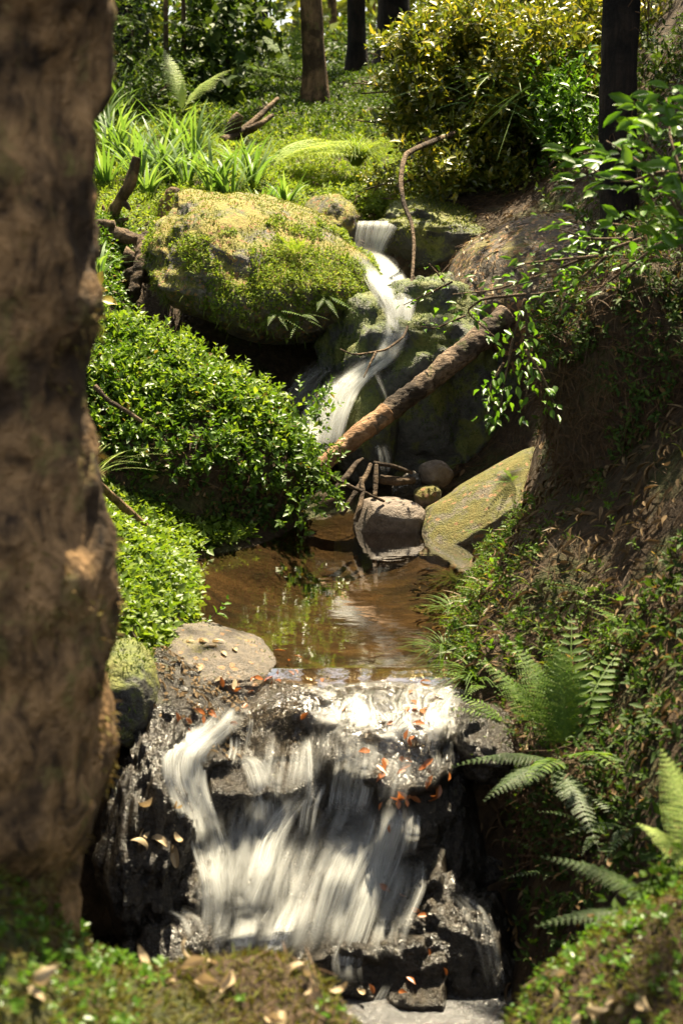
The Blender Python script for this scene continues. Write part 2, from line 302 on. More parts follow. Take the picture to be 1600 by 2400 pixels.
# ------------------------------------------------------------------ terrain
ROWS = [
 (-120, [(-150, 6), (-20, 1), (0, 0), (20, 1), (150, 6)]),
 (-4, [(-60, 5), (-8, 1.2), (-2, .3), (0, 0), (2, .3), (8, 2), (60, 8)]),
 (.8, [(-60, 7), (-8, 2), (-3, .9), (-1, .3), (0, 0), (.6, .05), (1.2, .4), (3, 1.2), (8, 3), (60, 10)]),
 (1.6, [(-60, 7), (-8, 2.4), (-3, 1), (-.9, .5), (-.5, .2), (0, .02), (.6, .05), (1, .35), (3, 1.3), (8, 3.4), (60, 10)]),
 (2.2, [(-60, 7), (-8, 2.6), (-3, 1.2), (-.8, .75), (-.52, .5), (-.43, .33), (-.34, .19), (-.2, .08), (0, .08), (.35, .05), (.6, .14), (1, .5), (3, 1.4), (8, 3.6), (60, 10)]),
 (2.6, [(-60, 7), (-8, 2.7), (-3, 1.3), (-.9, .75), (-.62, .42), (-.5, .2), (-.39, .10), (-.25, .14), (-.11, .19), (0, .11), (.06, -.06), (.2, -.2), (.28, -.02), (.33, .07), (.42, .18), (.61, .25), (1, .5), (3, 1.5), (8, 3.8), (60, 10)]),
 (2.85, [(-60, 7), (-8, 2.8), (-3, 1.3), (-1.05, .7), (-.85, .25), (-.68, -.2), (-.45, -.35), (-.1, -.2), (0, -.55), (.2, -.7), (.3, -.45), (.45, -.1), (.65, .12), (1, .45), (3, 1.6), (8, 4), (60, 10)]),
 (3.1, [(-60, 7), (-8, 2.8), (-3, 1.3), (-1.2, .7), (-1.0, .1), (-.85, -.7), (0, -.85), (.4, -.85), (.6, -.45), (.8, 0), (1, .4), (3, 1.7), (8, 4), (60, 11)]),
 (3.6, [(-60, 7), (-8, 2.8), (-3, 1.4), (-1.3, .8), (-1.05, -.2), (-.9, -.85), (.42, -.85), (.56, -.55), (.7, -.15), (.85, .1), (1.1, .55), (3, 1.8), (8, 4.2), (60, 11)]),
 (4.2, [(-60, 7), (-8, 2.9), (-3, 1.5), (-1.4, .9), (-1.05, .3), (-.9, -.6), (-.7, -.85), (.4, -.85), (.5, -.5), (.62, -.13), (.75, .05), (.85, .17), (1.1, .6), (1.5, 1), (3, 2), (8, 4.3), (60, 11)]),
 (4.6, [(-60, 7), (-8, 2.9), (-3, 1.6), (-1.2, .6), (-.8, .25), (-.62, .1), (-.54, -.1), (-.45, -.25), (.27, -.25), (.36, -.02), (.46, .07), (.65, .15), (.9, .38), (1.1, .7), (1.5, 1.15), (3, 2.2), (8, 4.5), (60, 11)]),
 (5, [(-60, 7), (-8, 2.9), (-3, 1.7), (-1.2, .6), (-.85, .3), (-.62, .14), (-.5, .03), (-.42, -.12), (0, -.2), (.25, -.12), (.33, 0), (.43, .1), (.65, .27), (.95, .58), (1.15, .9), (1.5, 1.3), (3, 2.4), (8, 4.6), (60, 11)]),
 (5.5, [(-60, 7), (-8, 2.9), (-3, 1.8), (-1.2, .55), (-.9, .3), (-.68, .15), (-.55, .02), (-.48, -.12), (0, -.2), (.36, -.12), (.42, 0), (.52, .1), (.7, .27), (.85, .45), (.97, .7), (1.15, 1.05), (1.5, 1.45), (3, 2.6), (8, 4.8), (60, 11)]),
 (6, [(-60, 7), (-8, 3), (-3, 1.9), (-1.4, .6), (-1, .25), (-.72, .1), (-.62, 0), (-.5, -.1), (0, -.2), (.48, -.14), (.56, 0), (.65, .08), (.74, .2), (.86, .4), (1, .85), (1.2, 1.2), (1.6, 1.7), (3, 2.8), (8, 5), (60, 11)]),
 (6.5, [(-60, 7), (-8, 3), (-3, 2), (-1.6, .8), (-1.2, .4), (-.9, .2), (-.5, .1), (-.25, 0), (-.15, -.12), (.2, -.15), (.6, -.05), (.78, .2), (.92, .7), (1.1, 1.05), (1.5, 1.55), (3, 2.9), (8, 5), (60, 11)]),
 (7, [(-60, 7), (-8, 3), (-3, 2.1), (-1.8, 1.1), (-1.2, .8), (-.8, .4), (-.4, .1), (-.1, 0), (.2, -.05), (.6, 0), (.88, .25), (1.02, .8), (1.2, 1.25), (1.5, 1.6), (2, 2.2), (3, 3), (8, 5), (60, 11)]),
 (7.5, [(-60, 7), (-8, 3), (-3, 2.2), (-1.8, 1.3), (-1.3, 1.05), (-1.0, .6), (-.5, .2), (0, .1), (.4, .1), (.7, .3), (.95, .8), (1.2, 1.2), (1.5, 1.65), (2, 2.25), (3, 3.1), (8, 5), (60, 11)]),
 (8.2, [(-60, 7), (-8, 3), (-3, 2.2), (-1.7, 1.35), (-1.2, 1.15), (-1.0, .7), (-.3, .3), (.1, .35), (.5, .6), (.8, .95), (1.1, 1.2), (1.5, 1.7), (2, 2.35), (3, 3.3), (8, 5.2), (60, 11)]),
 (8.7, [(-60, 7), (-8, 3), (-3, 2.2), (-1.7, 1.35), (-1, 1.27), (-.3, 1.25), (.05, 1.15), (.17, 1.08), (.3, 1.15), (.5, 1.2), (1, 1.35), (1.5, 1.75), (2.2, 2.6), (3, 3.4), (8, 5.4), (60, 11)]),
 (9.5, [(-60, 7), (-8, 3), (-3, 2.2), (-1.5, 1.45), (-.5, 1.45), (.05, 1.3), (.2, 1.2), (.35, 1.3), (.6, 1.38), (1, 1.5), (1.6, 2), (2.2, 2.75), (3, 3.5), (8, 5.8), (60, 11)]),
 (11, [(-60, 7), (-8, 3.4), (-4, 2.5), (-1.5, 1.75), (0, 1.62), (.6, 1.62), (1.2, 1.9), (2, 2.7), (3, 3.6), (4, 4.3), (8, 6), (60, 11)]),
 (13, [(-60, 7), (-8, 3.6), (-5, 3), (-2, 2.15), (0, 2.05), (1, 2.15), (2, 2.9), (4, 4.4), (8, 6), (60, 11)]),
 (16, [(-60, 8), (-8, 3.6), (-6, 3.2), (-2, 2.5), (0, 2.5), (1, 2.6), (2, 2.9), (4, 4), (8, 6), (60, 11)]),
 (22, [(-60, 9), (-8, 3.6), (-3, 2.9), (0, 2.85), (3, 3.1), (6, 4), (60, 12)]),
 (45, [(-60, 10), (0, 3.6), (60, 11)]), (300, [(-300, 30), (0, 22), (300, 30)])]
RY = np.array([r[0] for r in ROWS], float)
def raw_h(x, y):
    rows = np.stack([np.interp(x, [q[0] for q in r[1]], [q[1] for q in r[1]]) for r in ROWS])
    k = np.clip(np.searchsorted(RY, y) - 1, 0, len(RY) - 2); t = np.clip((y - RY[k]) / (RY[k + 1] - RY[k]), 0, 1)
    i = np.arange(len(x)); return rows[k, i] * (1 - t) + rows[k + 1, i] * t
def H(x, y):
    x = np.atleast_1d(np.asarray(x, float)); y = np.atleast_1d(np.asarray(y, float))
    z = sum(raw_h(x + a, y + b) for a, b in ((0, 0), (.05, .05), (-.05, .05), (.05, -.05), (-.05, -.05))) / 5
    p = np.stack([x, y, z * 0], -1)
    far = np.clip((y - 9) / 10, 0, 1)
    return z + fbm(p * 4, 4) * .045 + fbm(p * .8 + 9, 3) * .3 * far
def HN(x, y):
    e = .03; n = np.stack([-(H(x + e, y) - H(x - e, y)) / (2 * e), -(H(x, y + e) - H(x, y - e)) / (2 * e), np.ones(len(x))], -1); return nz(n)
def axis(lo, hi, a, b, st, g=1.18):
    m = list(np.arange(a, b, st)); s = st; x = m[-1]
    while x < hi: s *= g; x += s; m.append(x)
    s = st; x = a; l = []
    while x > lo: s *= g; x -= s; l.append(x)
    return np.array(l[::-1] + m)
def grid_faces(nx, ny):
    i = np.arange(nx * ny).reshape(ny, nx)
    return np.stack([i[:-1, :-1], i[:-1, 1:], i[1:, 1:], i[1:, :-1]], -1).reshape(-1, 4)
gx = axis(-120, 120, -1.6, 2.2, .035); gy = axis(-80, 260, 1.6, 9.6, .04)
XX, YY = np.meshgrid(gx, gy); tv = np.stack([XX.ravel(), YY.ravel(), H(XX.ravel(), YY.ravel())], -1)
tf = grid_faces(len(gx), len(gy))
ground = MB().add(tv, [tf]).build('ground', MT['ground']); tag(ground, kind='structure')
BV = [(tv, tf)]                                    # solid surfaces that plants and water lie on

# ------------------------------------------------------------------ shapes
def ico(sub):
    b = bmesh.new(); bmesh.ops.create_icosphere(b, subdivisions=sub, radius=1)
    v = np.array([q.co[:] for q in b.verts]); f = np.array([[q.index for q in t.verts] for t in b.faces]); b.free(); return v, f
ICO = {k: ico(k) for k in (3, 4, 5, 6)}
def euler(rx, ry, rz):
    from mathutils import Euler
    return np.array(Euler((R(rx), R(ry), R(rz))).to_matrix())
def rock_geo(c, r, rot=(0, 0, 0), sub=5, e=.8, amp=.12, freq=2.2, seed=0, warp=None):
    v, f = ICO[sub]
    q = np.sign(v) * np.abs(v) ** e
    d = 1 + amp * fbm(v * freq + seed * 7.7, 5, .55) + amp * .6 * (np.abs(vnoise(v * freq * .7 + seed * 3.1 + 50)) - .3)
    # a few planar cuts give flat faces and edges
    d = d + amp * .22 * fbm(v * freq * 4 + seed, 4, .6) + amp * .12 * np.abs(vnoise(v * freq * 7 + seed))
    q = q * d[:, None]
    g = np.random.default_rng(seed)
    for _ in range(5):
        n = nz(g.normal(size=3)); k = .78 + g.random() * .15
        s = q @ n; q = q - np.maximum(s - k, 0)[:, None] * n * .75
    q = q * np.array(r)
    if warp is not None: q = warp(q)
    q = q @ euler(*rot).T + np.array(c)
    return q, f
def tube_geo(path, rad, seg=10, amp=0., freq=(6, 6, 2), res=None, cap=True, seed=0):
    path = np.asarray(path, float); rad = np.asarray(rad, float) * np.ones(len(path))
    if res:
        d = np.r_[0, np.cumsum(np.linalg.norm(np.diff(path, axis=0), axis=1))]; t = np.linspace(0, d[-1], res)
        # catmull-like smoothing by cubic interpolation on the chord length
        P = np.stack([np.interp(t, d, path[:, k]) for k in range(3)], -1); rr = np.interp(t, d, rad)
        for _ in range(max(1, res // (3 * len(path)))):
            P[1:-1] = (P[:-2] + 2 * P[1:-1] + P[2:]) / 4; rr[1:-1] = (rr[:-2] + 2 * rr[1:-1] + rr[2:]) / 4
        path, rad = P, rr
    T = nz(np.gradient(path, axis=0)); ref = np.array([1., .2, .1]) if abs(T[0][0]) < .8 else np.array([0, 0, 1.])
    A = nz(np.cross(T, ref)); B = np.cross(T, A)
    th = np.linspace(0, 2 * np.pi, seg, endpoint=False)
    dirs = A[:, None] * np.cos(th)[None, :, None] + B[:, None] * np.sin(th)[None, :, None]
    v = path[:, None] + dirs * rad[:, None, None]
    if amp: v = v + dirs * (amp * fbm(v * np.array(freq) + seed, 5, .6))[..., None]
    n = len(path); i = np.arange(n * seg).reshape(n, seg); j = np.roll(i, -1, 1)
    f = np.stack([i[:-1], j[:-1], j[1:], i[1:]], -1).reshape(-1, 4)
    v = v.reshape(-1, 3); F = [f]
    if cap:
        k = len(v); v = np.concatenate([v, path[[0, -1]]])
        F += [np.stack([j[0], i[0], np.full(seg, k)], -1), np.stack([i[-1], j[-1], np.full(seg, k + 1)], -1)]
    return v, F
def add_tube(mb, *a, **k):
    v, F = tube_geo(*a, **k); return mb.add(v, F)

LO = (np.array([[0, 0, 0], [.45, .5, 1], [1, 0, -1], [.45, -.5, 1]], float), [np.array([[0, 1, 2], [0, 2, 3]])])
HI = (np.array([[0, 0, 0], [.22, .36, .8], [.55, .47, 1], [.82, .22, .4], [1, 0, -1], [.82, -.22, .4], [.55, -.47, 1], [.22, -.36, .8], [.3, 0, 0], [.68, 0, -.3]], float),
      [np.array([[0, 1, 8], [3, 4, 9], [4, 5, 9], [0, 8, 7]]), np.array([[8, 1, 2, 9], [8, 9, 6, 7]]), np.array([[2, 3, 9], [9, 5, 6]])])
def leaves(mb, pos, ax, nrm, L, Wd, fold=.12, curl=.1, hi=False):
    pos = np.asarray(pos); n = len(pos)
    if n == 0: return mb
    L = np.ones(n) * L; Wd = np.ones(n) * Wd
    T, F = HI if hi else LO
    ax = nz(ax); sd = nz(np.cross(ax, nrm)); up = np.cross(sd, ax)
    hgt = np.where(T[:, 2] >= 0, T[:, 2] * fold, T[:, 2] * curl)
    v = pos[:, None] + ax[:, None] * (T[:, 0][None] * L[:, None])[..., None] + sd[:, None] * (T[:, 1][None] * Wd[:, None])[..., None] + up[:, None] * (hgt[None] * L[:, None])[..., None]
    k = len(T); off = (np.arange(n) * k)[:, None, None]
    return mb.add(v.reshape(-1, 3), [(f[None] + off).reshape(-1, f.shape[1]) for f in F])
def blades(mb, base, d, out, L, Wd, bend=.5, seg=4, keel=0.):
    n = len(base)
    if n == 0: return mb
    L = np.ones(n) * L; Wd = np.ones(n) * Wd; bend = np.ones(n) * bend
    t = np.linspace(0, 1, seg + 1); d = nz(d); out = nz(out)
    p = base[:, None] + L[:, None, None] * (d[:, None] * t[None, :, None] + (out * bend[:, None])[:, None] * (t ** 2)[None, :, None] - np.array([0, 0, 1.]) * (bend[:, None] * .75 * (t ** 2.4)[None])[..., None])
    sd = nz(np.cross(d, out)); wv = Wd[:, None] * np.minimum(1, .55 + t * 2.) * (1 - t ** 2.2) * .5 + .0004
    a = p + sd[:, None] * wv[..., None]; b = p - sd[:, None] * wv[..., None]
    v = np.stack([a, b], 2).reshape(n, -1, 3); k = 2 * (seg + 1)
    q = np.array([[2 * i, 2 * i + 1, 2 * i + 3, 2 * i + 2] for i in range(seg)])
    return mb.add(v.reshape(-1, 3), [(q[None] + (np.arange(n) * k)[:, None, None]).reshape(-1, 4)])
def sprigs(mb, pts, dirs, nodes=4, gap=.02, L=.03, Wd=.016, hi=False, spread=.75, stem=0):
    n = len(pts); dirs = nz(dirs); a = nz(np.cross(dirs, rand_unit(n))); b = np.cross(dirs, a)
    for k in range(nodes):
        p = pts + dirs * (gap * (k + .4)) + rng.normal(size=(n, 3)) * gap * .12
        for s in (1, -1):
            side = (a if k % 2 else b) * s
            ax = side * spread + dirs * (.55 + .25 * k / nodes) + rng.normal(size=(n, 3)) * .2
            nr = nz(dirs * .8 + np.array([0, 0, .7]) - side * .3 + rng.normal(size=(n, 3)) * .25)
            sc = (rng.random(n) ** 1.4 * .9 + .5) * (1 - .35 * (k == nodes - 1))
            leaves(mb, p, ax, nr, L * sc, Wd * sc, hi=hi)
    if stem: blades(mb, pts - dirs * gap, dirs, a, gap * (nodes + 1), stem, .02, 2)
    return mb
def sample(v, f, n):
    if f.shape[1] == 4: f = np.concatenate([f[:, :3], f[:, [0, 2, 3]]])
    a, b, c = v[f[:, 0]], v[f[:, 1]], v[f[:, 2]]; cr = np.cross(b - a, c - a); ar = np.linalg.norm(cr, axis=1)
    k = rng.choice(len(f), n, p=ar / ar.sum()); r1 = np.sqrt(rng.random(n))[:, None]; r2 = rng.random(n)[:, None]
    return a[k] * (1 - r1) + b[k] * r1 * (1 - r2) + c[k] * r1 * r2, nz(cr[k])
def on_ground(n, x0, x1, y0, y1, keep=None):
    x = rng.uniform(x0, x1, n); y = rng.uniform(y0, y1, n); z = H(x, y)
    if keep is not None:
        m = keep(x, y, z); x, y, z = x[m], y[m], z[m]
    return np.stack([x, y, z], -1), HN(x, y)
def frond(mb, base, d, out, L, width, pairs=16, bend=.5, bip=True, pin=.16, start=.15, tip=1.):
    d = nz(np.asarray(d, float)); out = nz(np.asarray(out, float)); up = np.array([0, 0, 1.])
    P = lambda t: base + L * (d * t + out * bend * t ** 2 - up * bend * .7 * t ** 2.5)
    side = nz(np.cross(d, out)); ts = np.linspace(start, .99, pairs)
    blades(mb, np.array([base]), np.array([d]), np.array([out]), L, L * .014, bend, 8)
    for t in ts:
        p = P(t); tg = nz(P(min(1, t + .02)) - P(t - .02)); nr = nz(np.cross(side, tg)); nr = nr if nr[2] > 0 else -nr
        q = (t - start) / (1 - start); wl = width * min(1, .45 + 1.8 * q) * (1 - q ** 1.7 * .97)
        for s in (1, -1):
            ax = nz(side * s + tg * .45 - nr * .12 + rng.normal(size=3) * .05)
            if not bip:
                leaves(mb, p[None], ax[None], nr[None], wl, max(.12 * L / pairs * 6, .004) * min(1, wl / width + .3), .03, .12, hi=True)
            else:
                m = max(4, int(9 * wl / width + 3)); u = np.linspace(.06, .97, m); pp = p + ax * (wl * u)[:, None] - nr * (wl * .15 * u ** 2)[:, None]
                s2 = nz(np.cross(ax, nr)); ll = pin * 1.25 * wl * (1 - u ** 1.5 * .8) + .002
                for q2 in (1, -1): leaves(mb, pp, s2[None] * q2 + ax[None] * .5 + rng.normal(size=(m, 3)) * .08, np.repeat(nr[None], m, 0), ll, ll * .5 + .001, .03, .06)
                blades(mb, p[None], ax[None], -nr[None], wl, .002, .15, 3)
    return mb
def fern(name, label, base, fr, mat, cat='fern', group=None):
    o = thing(name, label, cat, base, group); base = np.asarray(base, float)
    for (az, el, L, wd, bend, bip) in fr:
        d = np.array([math.sin(R(az)) * math.cos(R(el)), math.cos(R(az)) * math.cos(R(el)), math.sin(R(el))])
        out = np.array([math.sin(R(az)), math.cos(R(az)), 0.])
        frond(MB(), base + rng.normal(size=3) * .004, d, out, L, wd, 22 if bip else 15, bend, bip).build('frond', mat, o)
    return o
def straps(name, label, base, n, L, wd, mat, cat, group, spread=.55, bend=(.3, .8)):
    base = np.asarray(base, float); o = thing(name, label, cat, base, group)
    az = rng.random(n) * 2 * np.pi; out = np.stack([np.cos(az), np.sin(az), az * 0], -1); k = rng.random(n)
    d = out * (spread * (.2 + k))[:, None] + np.array([0, 0, 1.])
    blades(MB(), base + out * .02 * L / .4 + rng.normal(size=(n, 3)) * .008, d, out, L * (.6 + .45 * rng.random(n)), wd * (.7 + .5 * rng.random(n)), rng.uniform(*bend, n), 7).build('foliage', mat, o)
    return o

# ------------------------------------------------------------------ rocks
def rock(name, label, cat, geo_, mat, moss=None, group=None):
    v, f = geo_; c = v.mean(0)
    o = thing(name, label, cat, c, group); MB().add(v, [f]).build('stone', mat, o); BV.append((v, f))
    if moss:
        n, L, m, zmin = moss
        p, nn = sample(v, f, n); k = (nn[:, 2] > zmin + .25 * fbm(p * 9, 2)) & (fbm(p * 6 + 3, 3) > -.18); p, nn = p[k], nn[k]
        d = nn + rng.normal(size=p.shape) * .45
        blades(MB(), p - nn * .004, d, rand_unit(len(p)), L * (.5 + rng.random(len(p))), L * .3, .35, 2).build('moss', m, o)['kind'] = 'stuff'
    return o
def bw(q):                                         # the big boulder: slopes down towards the stream, undercut below
    q = q.copy(); q[:, 2] = np.where(q[:, 2] > .2, (.2 + (q[:, 2] - .2) * .75), q[:, 2]); q[:, 2] += -.12 * q[:, 0] - .10 * np.maximum(-q[:, 1], 0); q[:, 1] += np.where(q[:, 2] < 0, -q[:, 2] * .95, 0); return q
G_big = rock_geo((-.40, 7.97, 1.05), (.61, .66, .36), (14, 9, 0), 6, 1.04, .2, 2.4, 3, bw)
big = rock('boulder', 'large boulder with yellow green moss overhanging the dark hollow', 'boulder', G_big, MT['boulder'], (42000, .015, MT['mossleaf'], -.5))
a, b = sample(*G_big, 22000); k = (b[:, 1] < .25) & (b[:, 2] > -.45) & (a[:, 2] < 1.28 + .12 * fbm(a * 5, 2)) & (fbm(a * 4 + 7, 3) > -.12); a, b = a[k], b[k]
sprigs(MB(), a, b * .8 + np.array([0, -.2, .2]) + rng.normal(size=a.shape) * .5, 2, .012, .020, .010).build('creeping_leaves', MT['grass'], big)['kind'] = 'stuff'
a, b = sample(*G_big, 6000); k = (b[:, 2] > -.75) & (b[:, 2] < .3) & (b[:, 1] < .1) & (fbm(a * 6, 2) > -.1); a, b = a[k], b[k]
blades(MB(), a, b * .5 + np.array([0, 0, -.8]) + rng.normal(size=a.shape) * .25, rand_unit(len(a)), rng.uniform(.02, .06, len(a)), .005, .2, 3).build('hanging_moss', MT['moss_green'], big)['kind'] = 'stuff'
def mw(q): q = q.copy(); q[:, 2] *= np.where(q[:, 2] > 0, .98 - .33 * q[:, 0] / .86, 1); return q
G_mound = rock_geo((-1.04, 7.0, .14), (.88, .70, .72), (0, 0, 0), 5, .95, .16, 2.2, 5, mw)
G_face = rock_geo((.46, 8.0, .42), (.50, .66, .62), (0, 0, -14), 6, .75, .2, 2.6, 8)
face = rock('rock', 'wet green rock face the stream slides down, behind the log', 'rock', G_face, MT['wetmoss'], (34000, .014, MT['facemoss'], -.3))
G_bump = rock_geo((.13, 7.42, .30), (.16, .2, .26), (0, 0, 0), 5, .85, .16, 2.4, 11)
rock('rock', 'knobbly wet rock between the white stream and the upper side of the log', 'rock', G_bump, MT['wetmoss'], (3000, .010, MT['moss_green'], .2))
G_ledge = rock_geo((.62, 8.98, 1.12), (.42, .42, .24), (0, 4, 0), 6, .7, .2, 2.6, 14)
rock('rock', 'dark ledge capped with bright moss just right of the top of the falls', 'rock', G_ledge, MT['mossrock'], (16000, .018, MT['mossleaf'], -.1))
G_slope = rock_geo((1.06, 8.05, .82), (.56, .7, .46), (0, -12, 0), 5, .85, .15, 2, 17)
rock('boulder', 'rounded boulder strewn with brown leaf litter, under the dark tree', 'boulder', G_slope, MT['slope'], (4000, .014, MT['moss_green'], .2))
G_sec = rock_geo((-.08, 9.0, 1.18), (.17, .26, .24), (0, 12, 0), 5, .8, .15, 2.2, 21)
rock('boulder', 'small mossy boulder standing at the left edge of the top fall', 'boulder', G_sec, MT['boulder'], (2600, .016, MT['mossleaf'], .15))
G_slab = rock_geo((.755, 6.64, .135), (.43, .25, .14), (10, -27, 8), 6, .74, .10, 2.2, 24)
rock('boulder', 'long tilted slab with smooth green moss at the far end of the pool', 'boulder', G_slab, MT['slab'])
G_grey = rock_geo((.215, 6.74, .02), (.16, .14, .11), (0, 3, 10), 5, .72, .06, 2, 27)
rock('stone', 'smooth grey rounded stone sitting in the pool edge', 'stone', G_grey, MT['grey'])
G_s1 = rock_geo((.43, 7.0, .195), (.08, .07, .06), (0, 18, 20), 4, .8, .18, 2, 31)
rock('stone', 'small angular brown stone perched behind the grey stone', 'stone', G_s1, MT['grey'])
G_s2 = rock_geo((.385, 6.88, .11), (.062, .055, .045), (0, -10, 0), 4, .75, .15, 2, 32)
rock('stone', 'little pinkish stone wedged between the grey stone and the slab', 'stone', G_s2, MT['slab'])
G_s3 = rock_geo((.295, 6.98, .13), (.08, .06, .05), (0, -35, 0), 4, .7, .22, 3, 33)
rock('stone', 'shiny black wet stone behind the grey stone', 'stone', G_s3, MT['wet'])
G_s4 = rock_geo((.20, 7.72, .80), (.065, .08, .09), (0, 0, 0), 4, .85, .15, 2, 35)
rock('stone', 'round black stone beside the white water under the big boulder', 'stone', G_s4, MT['wet'], (500, .008, MT['moss_green'], .5))
# rocks round the lower cascade
G_flat = rock_geo((-.41, 4.82, -.03), (.21, .27, .085), (6, 5, 22), 5, .75, .16, 2.4, 41)
rock('rock', 'flat pale rock with leaf scraps on the left lip of the pool', 'rock', G_flat, MT['flat'], (900, .010, MT['moss_green'], .75))
G_block = rock_geo((-.665, 4.45, .0), (.12, .2, .15), (0, 0, 10), 5, .8, .14, 2.4, 43)
rock('rock', 'mossy green block of rock beside the left tree trunk', 'rock', G_block, MT['mossrock'], (3500, .014, MT['moss_green'], .0))
G_l1 = rock_geo((-.55, 4.17, -.34), (.13, .19, .32), (-24, 6, 0), 6, .95, .34, 3.8, 45)
rock('rock', 'black wet rock littered with dead leaves left of the lower cascade', 'rock', G_l1, MT['wet'])
G_l2 = rock_geo((-.47, 3.99, -.64), (.14, .16, .15), (-20, 8, 30), 5, .95, .3, 3.6, 46)
rock('rock', 'low black wet rock at the foot of the lower cascade, left side', 'rock', G_l2, MT['wet'])
G_r1 = rock_geo((.33, 4.08, -.66), (.19, .19, .22), (-24, -12, 20), 6, .95, .34, 3.6, 47)
rock('rock', 'glistening black rock right of the lower cascade above the small basin', 'rock', G_r1, MT['wet'])

G_r2 = rock_geo((.41, 4.38, -.13), (.10, .2, .11), (-12, 14, 10), 5, .95, .3, 3.2, 48)
rock('rock', 'low wet rock at the right end of the lower cascade lip, under grass', 'rock', G_r2, MT['wet'], (500, .012, MT['moss_green'], .5))
# cascade rock: a ledge with a rounded crest and a broken front
nu, nv = 190, 170
PROF = np.array([(5.02, -.24), (4.80, -.09), (4.62, -.022), (4.46, -.03), (4.34, -.065), (4.25, -.14), (4.18, -.25), (4.09, -.36), (3.99, -.48), (3.90, -.62), (3.86, -.85)])
pl = np.r_[0, np.cumsum(np.linalg.norm(np.diff(PROF, axis=0), axis=1))]; tv_ = np.linspace(0, 1, nv)
def cascade(u, t):                                 # u = x position, t = 0..1 over the crest and down
    y = np.interp(t * pl[-1], pl, PROF[:, 0]); z = np.interp(t * pl[-1], pl, PROF[:, 1])
    k = np.clip((t - .38) / .14, 0, 1); k2 = np.clip((t - .3) / .1, 0, 1) * np.clip((.72 - t) / .2, 0, 1)
    hollow = np.exp(-((u + .13) / .085) ** 2)
    y = y + .13 * hollow * k2 - .10 * np.exp(-((u - .2) / .16) ** 2) * k2 + .05 * np.exp(-((u + .33) / .07) ** 2) * k2 + .28 * np.clip((u - .27) / .16, 0, 1) * np.clip((t - .3) / .1, 0, 1)
    z = z - .035 * np.exp(-((u + .29) / .05) ** 2) * np.clip((t - .1) / .1, 0, 1) + np.where(u < -.36, np.minimum(.12, (-.36 - u) * .6), 0) * (1 - k) + np.where(u > .34, -(u - .34) * .3, 0)
    p = np.stack([u, y * 1.3, z * .8], -1)
    amp = .008 + .085 * k + .035 * np.clip((-.36 - u) / .05, 0, 1); d = fbm(p * 6.5, 5, .6) * amp * 1.1 + .7 * amp * (np.abs(vnoise(p * 3.4 + 30)) * 2 - 1)
    step = .02 * k * np.sin(z * 46 + 5 * vnoise(p * 5))
    return np.stack([u, y - .75 * d + step, z + .65 * d], -1)
UU, TT = np.meshgrid(np.linspace(-.57, .50, nu), tv_)
cv = cascade(UU.ravel(), TT.ravel()); cf = grid_faces(nu, nv)[:, ::-1]
# closed at the back so that it is a solid ledge
bk = cv.reshape(nv, nu, 3)[[0, -1]].copy(); bk[:, :, 2] = -1.1; ncv = len(cv)
allv = np.concatenate([cv, bk.reshape(-1, 3)]); i0 = np.arange(nu)
sk = [np.stack([i0[:-1], i0[1:], ncv + i0[1:], ncv + i0[:-1]], -1), np.stack([ncv + i0[:-1], ncv + i0[1:], ncv + nu + i0[1:], ncv + nu + i0[:-1]], -1),
      np.stack([ncv + nu + i0[:-1], ncv + nu + i0[1:], (nv - 1) * nu + i0[1:], (nv - 1) * nu + i0[:-1]], -1)]
ledge = MB().add(allv, [cf] + sk).build('rock_ledge', MT['wet']); tag(ledge, 'broad black rock ledge the lower cascade pours over', 'rock')
BV.append((cv, cf))

# the peaty overhang of the right bank: part of the terrain
G_oh = rock_geo((1.22, 5.55, .80), (.50, .62, .50), (0, -10, 0), 6, .85, .2, 2.6, 51)
o = MB().add(*[G_oh[0], [G_oh[1]]]).build('earth_bank', MT['ground']); tag(o, kind='structure'); BV.append(G_oh)
G_oh2 = rock_geo((.74, 4.25, -.16), (.30, .42, .22), (0, -16, 10), 6, .85, .2, 2.6, 52)
o = MB().add(*[G_oh2[0], [G_oh2[1]]]).build('earth_bank', MT['ground']); tag(o, kind='structure'); BV.append(G_oh2)
BV.append(G_mound)

# ------------------------------------------------------------------ solid lookup
vs, fs, n0 = [], [], 0
for v, f in BV:
    vs.append(v); fs += (np.asarray(f) + n0).tolist(); n0 += len(v)
bvh = BVHTree.FromPolygons(np.concatenate(vs).tolist(), fs)
def cast(px, py, back=.0):
    q = W(px, py, 1.) - np.array([0, 0, CAM_Z]); q = nz(q)
    h = bvh.ray_cast(Vector((0, 0, CAM_Z)), Vector(q))
    if h[0] is None: return W(px, py, 20.), np.array([0, 0, 1.])
    n = np.array(h[1]); n = n if n @ q < 0 else -n
    return np.array(h[0]) - q * back, n

# ------------------------------------------------------------------ water
def sheet(name, x0, x1, y0, y1, z, nx, ny, mat):
    X, Y = np.meshgrid(np.linspace(x0, x1, nx), np.linspace(y0, y1, ny))
    Z = z + (.0003 if z == 0 else .0025) * fbm(np.stack([X * 9, Y * 14, X * 0], -1), 3)
    if z == 0: Y = Y + np.clip((5.2 - Y) / .6, 0, 1) * .07 * fbm(np.stack([X * 7, X * 0, X * 0 + 3], -1), 3); Z = Z + np.minimum(0, np.interp(Y, [4.2, 4.3, 4.38, 4.46, 4.62, 4.7], [-.2, -.10, -.06, -.022, -.006, 0]))
    o = MB().add(np.stack([X, Y, Z], -1), [grid_faces(nx, ny)]).build(name, mat); return tag(o, kind='structure')
sheet('pool_water', -1.0, 1.0, 4.57, 7.35, 0., 160, 240, MT['pool'])
sheet('basin_water', -1.3, .9, 2.6, 4.5, -.68, 160, 160, MT['basin'])
